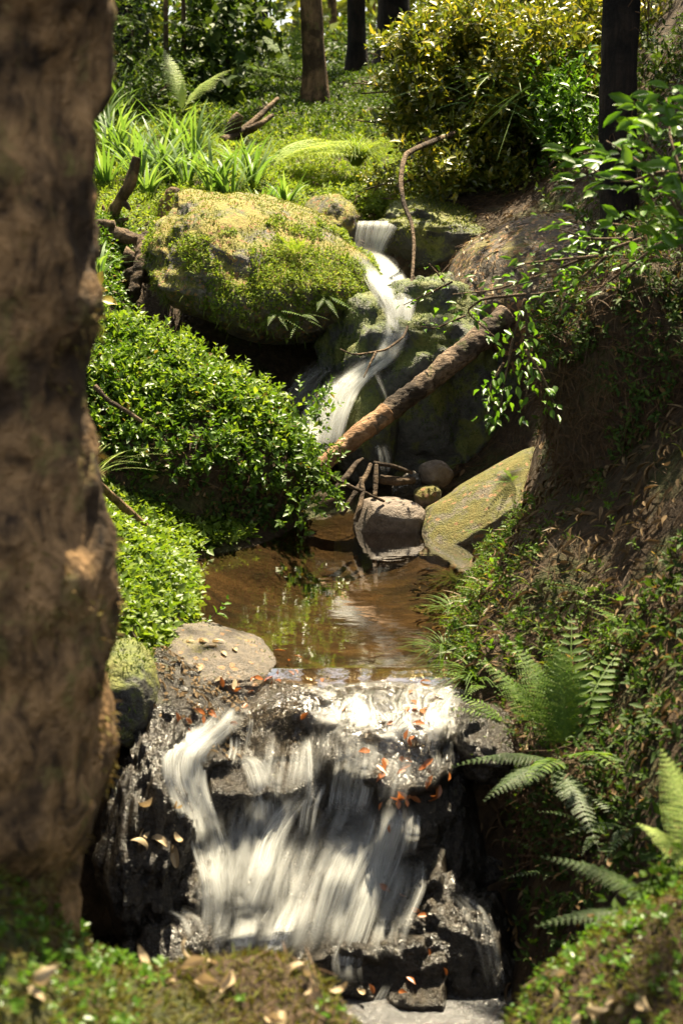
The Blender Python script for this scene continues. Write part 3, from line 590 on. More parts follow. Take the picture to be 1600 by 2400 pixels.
# the glassy sheet that slides over the crest
fu, ft = np.meshgrid(np.linspace(-.33, .40, 150), np.linspace(.17, .56, 80))
fv = cascade(fu.ravel(), ft.ravel()); fp = np.stack([fu.ravel() * 16 + ft.ravel() * 6, ft.ravel() * 14, ft.ravel() * 0], -1)
kk = np.clip((ft.ravel() - .17) / .08, 0, 1)
fv = fv + np.array([0, -.5, .85]) * (.006 + .012 * kk * (1 + fbm(fp, 4)))[:, None]
fv[:, 2] = np.where(ft.ravel() < .24, np.maximum(fv[:, 2], .003 - .02 * kk), fv[:, 2])
o = MB().add(fv, [grid_faces(150, 80)[:, ::-1]], np.stack([(fu.ravel() + .33) / .73, (ft.ravel() - .17) / .39], -1)).build('crest_water', MT['film']); tag(o, kind='structure')

class Falls:
    def __init__(s): s.mb = MB(); s.fade = []
    def strand(s, P, wd, op, lift=.0, f0=.25, f1=.35, res=30, belly=.3):
        P = np.asarray(P, float); d = np.r_[0, np.cumsum(np.linalg.norm(np.diff(P, axis=0), axis=1))]
        t = np.linspace(0, d[-1], res); Q = np.stack([np.interp(t, d, P[:, k]) for k in range(3)], -1); w_ = np.interp(t, d, np.ones(len(P)) * wd)
        for _ in range(4): Q[1:-1] = (Q[:-2] + 2 * Q[1:-1] + Q[2:]) / 4
        T = nz(np.gradient(Q, axis=0)); view = nz(Q - np.array([0, 0, CAM_Z])) * .0 + np.array([0, .8, -.6])
        sd = nz(np.cross(T, view)); nr = nz(np.cross(sd, T)); nr = np.where((nr @ np.array([0, -.8, .6]))[:, None] < 0, -nr, nr)
        cs = np.linspace(-1, 1, 7)
        V = Q[:, None] + sd[:, None] * (cs[None] * w_[:, None] * .5)[..., None] + nr[:, None] * (lift + belly * w_[:, None] * .5 * (1 - cs[None] ** 2))[..., None]
        u = np.clip((cs + 1) / 2, .001, .999); uv = np.stack(np.broadcast_arrays(round(op * 10) + u[None], t[:, None]), -1)
        s.mb.add(V.reshape(-1, 3), [grid_faces(7, res)], uv.reshape(-1, 2))
        tt = t / t[-1]; fd = np.clip(tt / max(f0, 1e-3), 0, 1) * np.clip((1 - tt) / max(f1, 1e-3), 0, 1); fd = fd * fd * (3 - 2 * fd)
        s.fade.append(np.repeat(fd, 7))
    def stream(s, path, wpx, op, n=6, depth=None, back=.012, spread=.8, **kw):
        # path of (px, py[, Y]); n thin strands inside the width plus one broad veil
        path = [tuple(p) for p in path]; k = len(path); wp = np.ones(k) * wpx
        for j in range(n + 1):
            off = 0 if j == 0 else rng.uniform(-.5, .5) * spread; ws = 1. if j == 0 else rng.uniform(.10, .42)
            pts, wd = [], []
            for (p, ww) in zip(path, wp):
                jx = rng.normal() * 1.5 if j else 0
                q, _ = cast(p[0] + off * ww + jx, p[1], back + .012 * rng.random())
                if len(p) > 2 and q[1] > p[2] - .02: q = W(p[0] + off * ww + jx, p[1], p[2] - .012 * rng.random())
                pts.append(q); wd.append(ww * ws * np.linalg.norm(q - np.array([0, 0, CAM_Z])) / FPX)
            # keep the depth from jumping where a ray slips past an edge
            pts = np.array(pts); med = np.median(pts[:, 1]); 
            s.strand(pts, wd, op * (.4 if j == 0 else rng.uniform(.6, 1.)), **kw)
    def build(s, name):
        o = s.mb.build(name, MT['fall']); a = o.data.attributes.new('fade', 'FLOAT', 'POINT'); a.data.foreach_set('value', np.concatenate(s.fade).astype(np.float32))
        return o
up = Falls()
for k in range(16):                                # the free fall at the top: a sheet of overlapping strands
    x0 = 838 + k * 5.6 + rng.normal() * 4; k = k * 7 / 16
    up.strand([W(x0 + 4, 518, 8.72), W(x0 + 2, 526, 8.62), W(x0 - 4 - (k > 3) * (k - 3) * 4, 560, 8.58), W(x0 - 10 - (k > 3) * (k - 3) * 8, 605, 8.54)], np.array([.03, .04, .04, .04]) * rng.uniform(.7, 1.5), rng.uniform(.5, .9), f0=.03, f1=.2, belly=.1)
main = [(835, 590, 8.56), (862, 600, 8.42), (890, 640, 8.25), (925, 690, 8.05), (938, 740, 7.9), (930, 790, 7.78), (905, 840, 7.66), (860, 868, 7.55)]
for op, wd in ((1., [60, 75, 85, 85, 60, 52, 60, 80]), (1., [50, 60, 70, 80, 50, 44, 50, 70])):
    up.stream(main, [i * 1.3 for i in wd], op * .9, 16, back=.02, belly=.15)
up.stream([(815, 590, 8.5), (840, 612, 8.35), (868, 650, 8.2), (885, 690, 8.0)], [40, 50, 40, 30], .7, 5, back=.02)
up.stream([(890, 845, 7.6), (845, 872, 7.5), (805, 910, 7.35), (780, 970, 7.22), (765, 1030, 7.15), (755, 1085, 7.1)], [54, 70, 80, 76, 74, 76], 1., 14, back=.02, belly=.15)
up.stream([(810, 880, 7.45), (765, 930, 7.35), (735, 1000, 7.28), (715, 1070, 7.22)], [60, 80, 95, 110], .75, 12, back=.02)
up.stream([(770, 850, 7.8), (720, 890, 7.7), (690, 940, 7.65), (670, 990, 7.6)], [50, 80, 90, 90], .4, 8, back=.02)
up.stream([(880, 870, 7.3), (900, 920, 7.2), (912, 960, 7.15)], [18, 14, 12], .2, 2)
up.stream([(893, 1040, 7.05), (900, 1070, 7.03), (905, 1110, 7.0)], [42, 40, 30], .5, 4)
up.stream([(890, 848, 7.55), (840, 876, 7.45), (800, 915, 7.3), (777, 975, 7.2), (762, 1040, 7.12), (752, 1090, 7.08)], [50, 64, 70, 66, 70, 74], 1., 14, back=.03, belly=.1)
up.stream([(925, 800, 7.7), (900, 842, 7.6), (855, 872, 7.5), (820, 905, 7.38)], [50, 56, 66, 66], 1., 10, back=.03, belly=.1)
tag(up.build('waterfall'), kind='structure')
lo = Falls()
sc = 1.0204
def L_(pts): return [tuple([p[0] * sc, p[1] * sc]) for p in pts]
for pts, wd, op, n in [
    ([(545, 1615), (510, 1665), (460, 1705), (420, 1745)], [60, 70, 80, 80], .45, 9),
    ([(520, 1650), (470, 1690), (425, 1730), (425, 1800), (455, 1870), (480, 1950)], [60, 95, 105, 95, 85, 80], .8, 16),
    ([(455, 1860), (480, 1940), (498, 2020), (508, 2100), (500, 2190)], [80, 75, 70, 80, 110], .75, 12),
    ([(555, 1735), (585, 1750), (605, 1800), (610, 1870), (605, 1930)], [40, 60, 66, 60, 50], .6, 6),
    ([(570, 1620), (575, 1660), (565, 1710), (560, 1760)], [12, 10, 9, 8], .6, 2),
    ([(540, 1690), (540, 1720), (530, 1760)], [22, 24, 20], .6, 3),
    ([(700, 1690), (704, 1740), (705, 1790), (695, 1840)], [22, 24, 26, 30], .6, 4),
    ([(705, 1820), (660, 1870), (625, 1930), (605, 2000), (590, 2080)], [40, 60, 64, 60, 60], .75, 7),
    ([(735, 1795), (712, 1850), (700, 1930)], [30, 34, 30], .75, 4),
    ([(790, 1750), (780, 1810), (770, 1880)], [36, 46, 50], .55, 6),
    ([(840, 1755), (832, 1820), (815, 1880)], [50, 56, 50], .6, 8),
    ([(790, 1900), (750, 1960), (720, 2040), (690, 2130), (660, 2200)], [60, 80, 90, 100, 110], .6, 8),
    ([(850, 1925), (810, 1960), (780, 2030), (755, 2110), (740, 2180)], [60, 84, 84, 80, 80], .9, 10),
    ([(905, 1845), (895, 1900), (870, 1980), (845, 2060), (820, 2130)], [90, 90, 86, 80, 80], .85, 12),
    ([(860, 2000), (840, 2070), (815, 2150), (790, 2210), (800, 2260)], [50, 60, 60, 64, 60], .9, 8),
    ([(945, 1865), (940, 1920), (930, 1970)], [46, 46, 44], .7, 6),
    ([(940, 1970), (935, 2040), (900, 2120), (880, 2200)], [70, 80, 80, 80], .4, 6),
    ([(600, 1990), (580, 2060), (560, 2140), (540, 2210)], [90, 110, 120, 120], .45, 7),
    ([(680, 2060), (650, 2120), (620, 2190)], [90, 120, 120], .5, 6),
    ([(570, 1900), (560, 1980), (540, 2060)], [60, 70, 70], .35, 5),
    ([(640, 1760), (640, 1800), (650, 1850)], [14, 12, 12], .3, 2),
    ([(1040, 2050), (1085, 2085), (1110, 2130), (1125, 2200), (1150, 2290)], [30, 50, 50, 44, 50], .3, 5),
    ([(890, 2260), (870, 2300), (860, 2330)], [20, 24, 20], .5, 3),
    ([(400, 2090), (440, 2110), (460, 2160)], [40, 50, 50], .35, 4)]:
    lo.stream(L_(pts), wd, op, n + 4, back=.015, belly=.12, spread=1.0)
for k in range(24):
    x0 = rng.uniform(490, 930); y0 = 1850 + rng.random() * 150; dx = -rng.uniform(20, 90) * (1 if x0 > 600 else .1); ln = rng.uniform(160, 300)
    lo.stream([(x0, y0), (x0 + dx * .4, y0 + ln * .33), (x0 + dx * .75, y0 + ln * .66), (x0 + dx, min(2290, y0 + ln))], [60, 95, 110, 110], rng.uniform(.2, .42), 5, back=.02, belly=.06, f0=.4, f1=.45)
for k in range(16):
    x0 = rng.uniform(640, 960); y0 = 1690 + rng.random() * 60 + (x0 - 640) * .1; lo.stream([(x0, y0), (x0 - 8, y0 + 60), (x0 - 22, y0 + 130)], [40, 50, 46], rng.uniform(.25, .5), 3, back=.02, belly=.06, f0=.4, f1=.4)
tag(lo.build('waterfall'), kind='structure')

# ------------------------------------------------------------------ ground cover and mound
def sprig_dirs(nn, up_=.6, j=.5): return nn * .7 + np.array([0, -.1, up_]) + rng.normal(size=nn.shape) * j
mo = thing('creeper_mound', 'broad mound of small bright green creeper leaves left of the pool', 'creeper', (-.98, 7.0, 0))
MB().add(*[G_mound[0], [G_mound[1]]]).build('earth', MT['ground'], mo)
p, nn = sample(*G_mound, 17000); k = (p[:, 2] > -.02) & (p[:, 1] < 7.6)
dens = np.clip((p[:, 2] - .1) * 2.2 + .30 + fbm(p * 3.2, 3) * 1.2, .12, 1); k &= rng.random(len(p)) < dens
p, nn = p[k], nn[k]
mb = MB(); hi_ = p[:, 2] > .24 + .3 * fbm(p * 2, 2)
sprigs(mb, p[hi_], sprig_dirs(nn[hi_]), 4, .018, .036, .020, stem=.002)
mb.build('foliage', MT['vinca'], mo)
sprigs(MB(), p[~hi_], sprig_dirs(nn[~hi_], .3), 3, .018, .030, .016, stem=.002).build('foliage', MT['vinca_dark'], mo)
a, b = sample(*G_mound, 5000); k = a[:, 2] > 0; a, b = a[k], b[k]
blades(MB(), a + b * .008, nz(np.cross(b, rand_unit(len(a)))) + b * .3 + np.array([0, 0, -.4]), rand_unit(len(a)), rng.uniform(.04, .13, len(a)), .0026, .3, 3).build('dead_stems', MT['needle'], mo)
tall = p[rng.choice(np.flatnonzero(p[:, 2] > .3), 700)]; sprigs(MB(), tall, sprig_dirs(tall * 0, 1., .5) + np.array([.3, 0, 0]), 6, .024, .036, .020, stem=.002).build('shoot', MT['bright'], mo)
a, b = sample(*G_mound, 1500); k = a[:, 2] > .02; a, b = a[k] + b[k] * .03, b[k]
leaves(MB(), a, nz(np.cross(b, rand_unit(len(a)))), b + rng.normal(size=a.shape) * .5, rng.uniform(.015, .04, len(a)), rng.uniform(.006, .016, len(a)), .1, .3, hi=True).build('dead_leaves', MT['litter'], mo)['kind'] = 'stuff'
tw_ = MB()
for k in rng.choice(len(p), 70):
    d_ = nz(nn[k] + rng.normal(size=3) * .7); add_tube(tw_, [p[k], p[k] + d_ * .06, p[k] + d_ * .10 + rng.normal(size=3) * .03], [.003, .0025, .001], 5, res=6)
tw_.build('bare_twigs', MT['twig'], mo)['kind'] = 'stuff'
# trailing end of the mound by the log
tr = np.array([W(*q) for q in [(742, 960, 6.6), (735, 1010, 6.5), (752, 1070, 6.45), (745, 1120, 6.45), (730, 1170, 6.45), (700, 1210, 6.4), (770, 1135, 6.5), (720, 940, 6.65)]])
tr = np.repeat(tr, 8, 0) + rng.normal(size=(64, 3)) * .04; sprigs(MB(), tr, rand_unit(64) + np.array([.3, -.4, .4]), 5, .018, .03, .017, stem=.002).build('shoot', MT['vinca'], mo)

# left near bank
p, nn = on_ground(6500, -1.5, -.38, 4.5, 6.45, lambda x, y, z: (z > .015) & ~((y < 5.05) & (x > -.56)))
o = sprigs(MB(), p, sprig_dirs(nn, .6), 3, .020, .040, .025, stem=.002).build('ground_cover', MT['bright']); tag(o, kind='stuff')
# leaves creeping on the bank behind the mound and on the left slope
p, nn = on_ground(9000, -2.6, -.9, 6.4, 8.6, lambda x, y, z: x < -1.15 + .2 * fbm(np.stack([x, y, z], -1) * 3, 2))
o = sprigs(MB(), p, sprig_dirs(nn, .5), 3, .02, .035, .018).build('ground_cover', MT['vinca']); tag(o, kind='stuff')
# the lit grassy ledge behind the boulder
p, nn = on_ground(30000, -2.8, .45, 8.3, 12.3, lambda x, y, z: (z > 1.16) & ~((x > .0) & (x < .3) & (y < 9.5)))
o = blades(MB(), p, nn + rng.normal(size=p.shape) * .35, rand_unit(len(p)), rng.uniform(.03, .10, len(p)), .006, .5, 3).build('grass', MT['grass']); tag(o, kind='stuff')
p, nn = on_ground(9000, -2.8, .6, 8.4, 12.2, lambda x, y, z: (z > 1.16) & ~((x > .0) & (x < .3) & (y < 9.5)))
o = sprigs(MB(), p + nn * .02, sprig_dirs(nn, .7), 2, .02, .032, .02).build('ground_cover', MT['grass']); tag(o, kind='stuff')
# dark low cover on the forest floor
p, nn = on_ground(26000, -4.5, 3.2, 11.5, 19)
o = sprigs(MB(), p + nn * .02, sprig_dirs(nn, .6), 2, .03, .05, .03).build('ground_cover', MT['under']); tag(o, kind='stuff')

# right bank: needles everywhere, greens by the water
sl = [G_oh, G_oh2, G_slope]
pn, nnn = [], []
for g_, m in zip(sl, (16000, 7000, 2500)):
    a, b = sample(*g_, m); pn.append(a); nnn.append(b)
a, b = on_ground(30000, .40, 2.6, 2.7, 9.2, lambda x, y, z: z > .03); pn.append(a); nnn.append(b)
pn = np.concatenate(pn); nnn = np.concatenate(nnn)
t_ = nz(np.cross(nnn, rand_unit(len(pn)))) + nnn * .25 + np.array([0, 0, -.45]) * (nnn[:, 2:3] < .5)
o = blades(MB(), pn + nnn * .006, t_, rand_unit(len(pn)), rng.uniform(.03, .10, len(pn)), rng.uniform(.0012, .003, len(pn)), .25, 3).build('needle_litter', MT['needle']); tag(o, kind='stuff')
p, nn = on_ground(1500, .35, 2.6, 3., 9.2, lambda x, y, z: z > .05)
o = leaves(MB(), p + nn * .012, nz(np.cross(nn, rand_unit(len(p)))) , nn + rng.normal(size=p.shape) * .5, rng.uniform(.025, .06, len(p)), rng.uniform(.01, .022, len(p)), .1, .25, hi=True).build('leaf_litter', MT['litter'])
a, b = sample(*G_slope, 1200); k = b[:, 2] > .1; a, b = a[k], b[k]
o = leaves(MB(), a + b * .008, nz(np.cross(b, rand_unit(len(a)))), b + rng.normal(size=a.shape) * .4, rng.uniform(.02, .045, len(a)), rng.uniform(.009, .018, len(a)), .1, .25, hi=True).build('leaf_litter', MT['dry']); tag(o, kind='stuff'); tag(o, kind='stuff')
def edge(x, y, z): return (z > .02) & (rng.random(len(x)) < np.clip(1.0 - (z - .03) * 4. + .7 * fbm(np.stack([x, y, z], -1) * 6, 3), .03, 1))
p, nn = on_ground(5200, .28, 1.1, 4.3, 6.15, edge); h_ = len(p)
o = blades(MB(), p, nn + np.array([-.5, -.3, .4]) + rng.normal(size=(h_, 3)) * .6, rand_unit(h_) + np.array([-.6, -.3, 0]), rng.uniform(.025, .075, h_), .006, .6, 3).build('grass', MT['bank']); tag(o, kind='stuff')
p, nn = on_ground(3000, .28, 1.2, 4.2, 6.25, edge)
o = sprigs(MB(), p, nn * .4 + np.array([-.5, -.35, .35]) + rng.normal(size=p.shape) * .6, 7, .009, .018, .007, spread=1.).build('ground_cover', MT['fern']); tag(o, kind='stuff')
p, nn = on_ground(800, .28, 1.3, 4.2, 6.25, edge)
o = sprigs(MB(), p, sprig_dirs(nn, .5), 2, .022, .032, .02, hi=True).build('ground_cover', MT['sapling']); tag(o, kind='stuff')
p, nn = on_ground(1500, .3, 1.3, 3.6, 6.3)
o = leaves(MB(), p + nn * .02, nz(np.cross(nn, rand_unit(len(p)))) + nn * .3, nn + rng.normal(size=p.shape) * .6, rng.uniform(.025, .07, len(p)), rng.uniform(.008, .018, len(p)), .1, .3, hi=True).build('leaf_litter', MT['litter']); tag(o, kind='stuff')
a, b = sample(*G_oh2, 2600); k = b[:, 2] > -.1
o = sprigs(MB(), a[k], sprig_dirs(b[k], .2), 2, .02, .028, .014).build('ground_cover', MT['vinca_dark']); tag(o, kind='stuff')
a, b = sample(*G_oh, 3800); k = fbm(a * 4, 2) > -.05; a, b = a[k], b[k]
o = sprigs(MB(), a, sprig_dirs(b, .3), 4, .016, .026, .011, spread=1.).build('ground_cover', MT['vinca_dark']); tag(o, kind='stuff')
p, nn = on_ground(1500, .5, 1.3, 2.7, 4.4, lambda x, y, z: z > -.6)
o = sprigs(MB(), p, sprig_dirs(nn, .3), 3, .022, .035, .015).build('ground_cover', MT['vinca_dark']); tag(o, kind='stuff')
p, nn = on_ground(7000, 1.1, 3.6, 6.4, 12, lambda x, y, z: rng.random(len(x)) < .45 + .6 * fbm(np.stack([x, y, z], -1) * 2, 3))
o = sprigs(MB(), p, sprig_dirs(nn, .6), 3, .028, .045, .022).build('ground_cover', MT['under']); tag(o, kind='stuff')

# foreground mossy banks
p, nn = on_ground(36000, -1.0, .95, 1.9, 2.95, lambda x, y, z: (z > -.3))
k = fbm(p * 7, 3) > -.5
o = blades(MB(), p[k], nn[k] + rng.normal(size=(k.sum(), 3)) * .5, rand_unit(k.sum()), rng.uniform(.008, .026, k.sum()), .0035, .4, 2).build('moss', MT['bankmoss']); tag(o, kind='stuff')
p, nn = on_ground(2400, -1.0, .95, 2.0, 2.9, lambda x, y, z: (z > -.25) & ((x < -.3) | (x > .26) | (fbm(np.stack([x, y, z], -1) * 9, 2) > .32)))
o = sprigs(MB(), p, sprig_dirs(nn, .8), 3, .009, .015, .011).build('ground_cover', MT['sapling']); tag(o, kind='stuff')
p, nn = on_ground(900, -.5, .8, 2.1, 2.8, lambda x, y, z: z > -.1)
o = blades(MB(), p + nn * .006, nz(np.cross(nn, rand_unit(len(p)))) + nn * .1, rand_unit(len(p)), rng.uniform(.03, .09, len(p)), .0016, .2, 3).build('needle_litter', MT['needle']); tag(o, kind='stuff')

a, b = sample(cv, cf[:, ::-1], 5200); b = np.where(b[:, 2:3] < 0, -b, b); k = (a[:, 0] < -.3) & (b[:, 2] > .45) & (a[:, 2] > -.16); a, b = a[k], b[k]
o = leaves(MB(), a + b * .006, nz(np.cross(b, rand_unit(len(a)))), b + rng.normal(size=a.shape) * .3, rng.uniform(.012, .035, len(a)), rng.uniform(.006, .014, len(a)), .1, .2, hi=True).build('leaf_litter', MT['litter']); tag(o, kind='stuff')
# ------------------------------------------------------------------ the fallen log, sticks, roots, vine
lg = thing('fallen_log', 'fallen log with flaking bark lying aslant in front of the falls', 'log', W(960, 930, 6.85))
A, B = W(742, 1100, 6.85), W(1175, 752, 7.28)
pts = [A + (B - A) * t + np.array([0, 0, .004 * math.sin(t * 7)]) for t in np.linspace(0, 1.03, 12)]
add_tube(MB(), pts[3:], np.linspace(.047, .058, 9), 40, .020, (13, 13, 13), res=140).build('bark', MT['bark_log'], lg)
add_tube(MB(), pts[:5], np.linspace(.036, .048, 5), 28, .012, (14, 14, 14), res=80).build('bare_wood', MT['barewood'], lg)
def stick(name, label, pts, rad, mat=None, cat='branch', group=None, amp=.004):
    o = add_tube(MB(), pts, rad, 9, amp, (20, 20, 20), res=max(20, 8 * len(pts))).build(name, mat or MT['twig'], loc=pts[0]); return tag(o, label, cat, group)
st = thing('dead_branch', 'upright dark dead branch rising from the grass near the left trunk', 'branch', W(250, 540, 8.6))
add_tube(MB(), [W(235, 560, 8.6), W(255, 525, 8.6), W(275, 480, 8.55), W(300, 440, 8.5), W(312, 405, 8.5), W(322, 368, 8.5)], [.05, .04, .032, .03, .026, .022], 12, .015, (18, 18, 9), res=60).build('stem', MT['bark_far'], st)
for q in ([(262, 520, 8.6), (245, 500, 8.6), (240, 480, 8.6)], [(285, 470, 8.55), (298, 482, 8.5), (305, 490, 8.45)], [(250, 530, 8.55), (280, 520, 8.5), (300, 512, 8.45)]):
    add_tube(MB(), [W(*i) for i in q], [.02, .016, .008], 8, .004, (20, 20, 20), res=16).build('twig', MT['bark_far'], st)
rt = thing('root_tangle', 'tangle of gnarled brown roots beside the big mossy boulder', 'roots', W(320, 600, 8.2))
for q in ([(345, 560, 8.3), (335, 590, 8.2), (330, 620, 8.15), (322, 660, 8.1), (310, 690, 8.05)], [(230, 560, 8.3), (280, 550, 8.3), (330, 560, 8.3), (360, 540, 8.35)], [(290, 600, 8.2), (325, 612, 8.2), (340, 630, 8.15)], [(300, 640, 8.15), (320, 680, 8.1), (300, 715, 8.05)], [(350, 580, 8.25), (352, 620, 8.2), (340, 660, 8.15)], [(215, 545, 8.35), (240, 530, 8.3), (270, 525, 8.3)]):
    add_tube(MB(), [W(*i) for i in q], np.linspace(.05, .022, len(q)), 12, .022, (16, 16, 16), res=40).build('root', MT['twig'], rt)
sm = thing('tree_stump', 'short broken stump with ragged top at the upper edge of the boulder', 'stump', W(400, 500, 8.5))
add_tube(MB(), [W(395, 520, 8.5), W(400, 485, 8.5), W(415, 455, 8.5), W(424, 447, 8.5)], [.075, .06, .05, .02], 16, .03, (14, 14, 10), res=30).build('trunk', MT['bark_far'], sm)
p, nn = sample(*rock_geo(W(400, 490, 8.48), (.08, .08, .08), sub=3), 160); sprigs(MB(), p, nn + rng.normal(size=p.shape) * .4, 2, .016, .024, .014).build('foliage', MT['grass'], sm)
db = thing('dead_branch', 'forked bare dead branch lying on the grass below the standing tree', 'branch', W(545, 300, 11.2))
for q, r_ in (([(540, 318, 11.2), (545, 300, 11.2), (556, 278, 11.2), (563, 268, 11.2)], [.05, .05, .045, .03]), ([(560, 315, 11.2), (600, 280, 11.3), (630, 250, 11.4), (652, 230, 11.5)], [.03, .025, .02, .012]), ([(580, 305, 11.2), (610, 290, 11.2), (640, 270, 11.3)], [.025, .02, .01]), ([(520, 330, 11.1), (560, 318, 11.2), (600, 300, 11.3)], [.035, .03, .02])):
    add_tube(MB(), [W(*i) for i in q], r_, 10, .01, (14, 14, 14), res=24).build('limb', MT['twig'], db)
vn = thing('hanging_vine', 'bare brown vine hanging in a crooked line right of the top fall', 'vine', W(955, 360, 8.3))
add_tube(MB(), [W(*q) for q in [(1100, 300, 9.4), (1030, 325, 9.0), (975, 348, 8.5), (950, 362, 8.3), (943, 385, 8.2), (938, 430, 8.1), (946, 480, 8.0), (964, 520, 7.9), (970, 570, 7.8), (968, 620, 7.7), (962, 680, 7.55), (961, 755, 7.45)]], np.linspace(.017, .006, 12), 9, .003, (20, 20, 20), res=90).build('stem', MT['twig'], vn)
for q in ([(966, 645, 7.65), (980, 668, 7.6), (1000, 680, 7.6)], [(961, 750, 7.45), (945, 790, 7.3), (905, 820, 7.2), (860, 828, 7.15), (825, 832, 7.1), (797, 818, 7.1)], [(880, 826, 7.15), (868, 850, 7.1), (852, 885, 7.05)], [(961, 750, 7.45), (975, 780, 7.4), (980, 805, 7.4)]):
    add_tube(MB(), [W(*i) for i in q], np.linspace(.007, .003, len(q)), 7, .001, res=24).build('twig', MT['twig'], vn)
for i, (q, r_, lb) in enumerate([
    ([(800, 1205, 6.55), (830, 1160, 6.6), (860, 1110, 6.7), (868, 1088, 6.75)], [.012, .013, .012, .009], 'thin brown driftwood stick leaning from the pool up under the log'),
    ([(832, 1222, 6.5), (843, 1190, 6.52), (850, 1150, 6.6), (846, 1120, 6.65)], [.012, .012, .010, .008], 'bent driftwood stick with its foot in the pool left of the grey stone'),
    ([(750, 1105, 6.5), (800, 1130, 6.55), (860, 1158, 6.6), (900, 1175, 6.65)], [.009, .009, .008, .005], 'dark slim stick sloping down from the log end towards the grey stone'),
    ([(875, 1085, 6.85), (920, 1092, 6.85), (965, 1108, 6.9)], [.010, .010, .008], 'dark flat lying stick under the log beside the black wet stone'),
    ([(878, 1165, 6.7), (880, 1120, 6.75), (882, 1090, 6.8)], [.012, .011, .009], 'short dark upright stick behind the grey stone'),
    ([(890, 1122, 6.85), (930, 1128, 6.85), (970, 1125, 6.9)], [.022, .022, .016], 'stubby dark branch wedged behind the grey stone'),
    ([(780, 1150, 6.6), (810, 1120, 6.65), (835, 1085, 6.75), (850, 1075, 6.8)], [.013, .013, .011, .006], 'pale split driftwood stick closest to the log end')]):
    stick('stick', lb, [W(*j) for j in q], r_, cat='stick', group='driftwood sticks below the log')
stick('dead_branch', 'long thin dead branch slanting down the left bank to the pool', [W(*q) for q in [(232, 1135, 5.6), (270, 1170, 5.75), (330, 1225, 5.95), (380, 1270, 6.05), (432, 1302, 6.1)]], [.014, .016, .017, .016, .010], MT['bark_far'])
stick('dead_branch', 'brown twig crossing the upper face of the leafy mound', [W(*q) for q in [(222, 905, 6.3), (255, 940, 6.28), (300, 965, 6.25), (335, 990, 6.25)]], [.012, .011, .009, .006])

# ------------------------------------------------------------------ ferns, straps, grasses
def at(px, py): return cast(px, py)[0]
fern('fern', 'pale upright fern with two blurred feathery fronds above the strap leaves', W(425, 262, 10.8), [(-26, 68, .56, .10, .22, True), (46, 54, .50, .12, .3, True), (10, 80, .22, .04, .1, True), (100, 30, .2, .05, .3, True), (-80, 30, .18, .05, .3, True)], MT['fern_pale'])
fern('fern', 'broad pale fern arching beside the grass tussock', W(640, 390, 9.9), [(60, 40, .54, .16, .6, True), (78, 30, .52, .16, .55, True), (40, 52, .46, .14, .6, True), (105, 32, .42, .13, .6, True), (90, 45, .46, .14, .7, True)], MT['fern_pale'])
fern('fern', 'green fern with blurred upright fronds on the right bank', at(1330, 1760) + np.array([0, 0, -.03]), [(8, 72, .44, .09, .25, False), (-30, 66, .38, .09, .3, True), (-48, 58, .36, .08, .3, True), (35, 60, .40, .09, .35, False), (-10, 80, .36, .09, .2, True), (60, 35, .32, .07, .5, True), (160, 40, .25, .07, .5, False), (-150, 30, .24, .06, .5, False)], MT['fern'])
fern('fern', 'arching fern frond reaching left over the wet rocks', at(1190, 1700), [(-85, 34, .16, .04, .45, False), (-60, 42, .17, .05, .4, False), (80, 30, .16, .04, .4, False)], MT['fern'])
fern('fern', 'dark drooping fern low on the shaded right bank', at(1300, 1790), [(-95, 25, .19, .05, .6, True), (-130, 10, .17, .06, .6, True), (170, 5, .24, .06, .6, True), (110, 20, .22, .05, .5, True)], MT['fern_dark'])
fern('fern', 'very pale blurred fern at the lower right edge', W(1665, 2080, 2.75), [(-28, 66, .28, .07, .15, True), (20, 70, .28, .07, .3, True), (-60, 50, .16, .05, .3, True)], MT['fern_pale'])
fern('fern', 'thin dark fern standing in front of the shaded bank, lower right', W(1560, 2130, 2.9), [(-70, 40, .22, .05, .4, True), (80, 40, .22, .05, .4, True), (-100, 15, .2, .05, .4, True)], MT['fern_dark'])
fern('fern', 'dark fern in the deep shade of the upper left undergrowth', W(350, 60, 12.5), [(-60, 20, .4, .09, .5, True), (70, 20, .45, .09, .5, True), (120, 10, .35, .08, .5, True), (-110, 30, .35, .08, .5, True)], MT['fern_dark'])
fern('fern', 'fern sprouting at the foot of the brown tree trunk', W(690, 190, 14.6), [(-40, 60, .9, .16, .4, True), (-80, 30, .7, .14, .5, True), (10, 75, .9, .15, .2, True), (60, 30, .5, .13, .5, True)], MT['fern'])
for i, (px, py, lb) in enumerate([(760, 690, 'small fern hanging from the boulder edge nearest the stream'), (700, 735, 'middle small fern hanging under the boulder edge'), (645, 725, 'small fern hanging furthest left under the boulder edge'), (690, 600, 'tiny bright fern growing upright on top of the boulder')]):
    b_ = at(px, py); up_ = i == 3
    fern('small_fern', lb, b_, [(a_, (60 if up_ else -20) + rng.normal() * 12, .13 * (.8 + .4 * rng.random()), .028, .3, False) for a_ in (150, 190, 225, 120, 100)], MT['grass'] if up_ else MT['fern'], 'fern', 'small ferns on the big boulder')
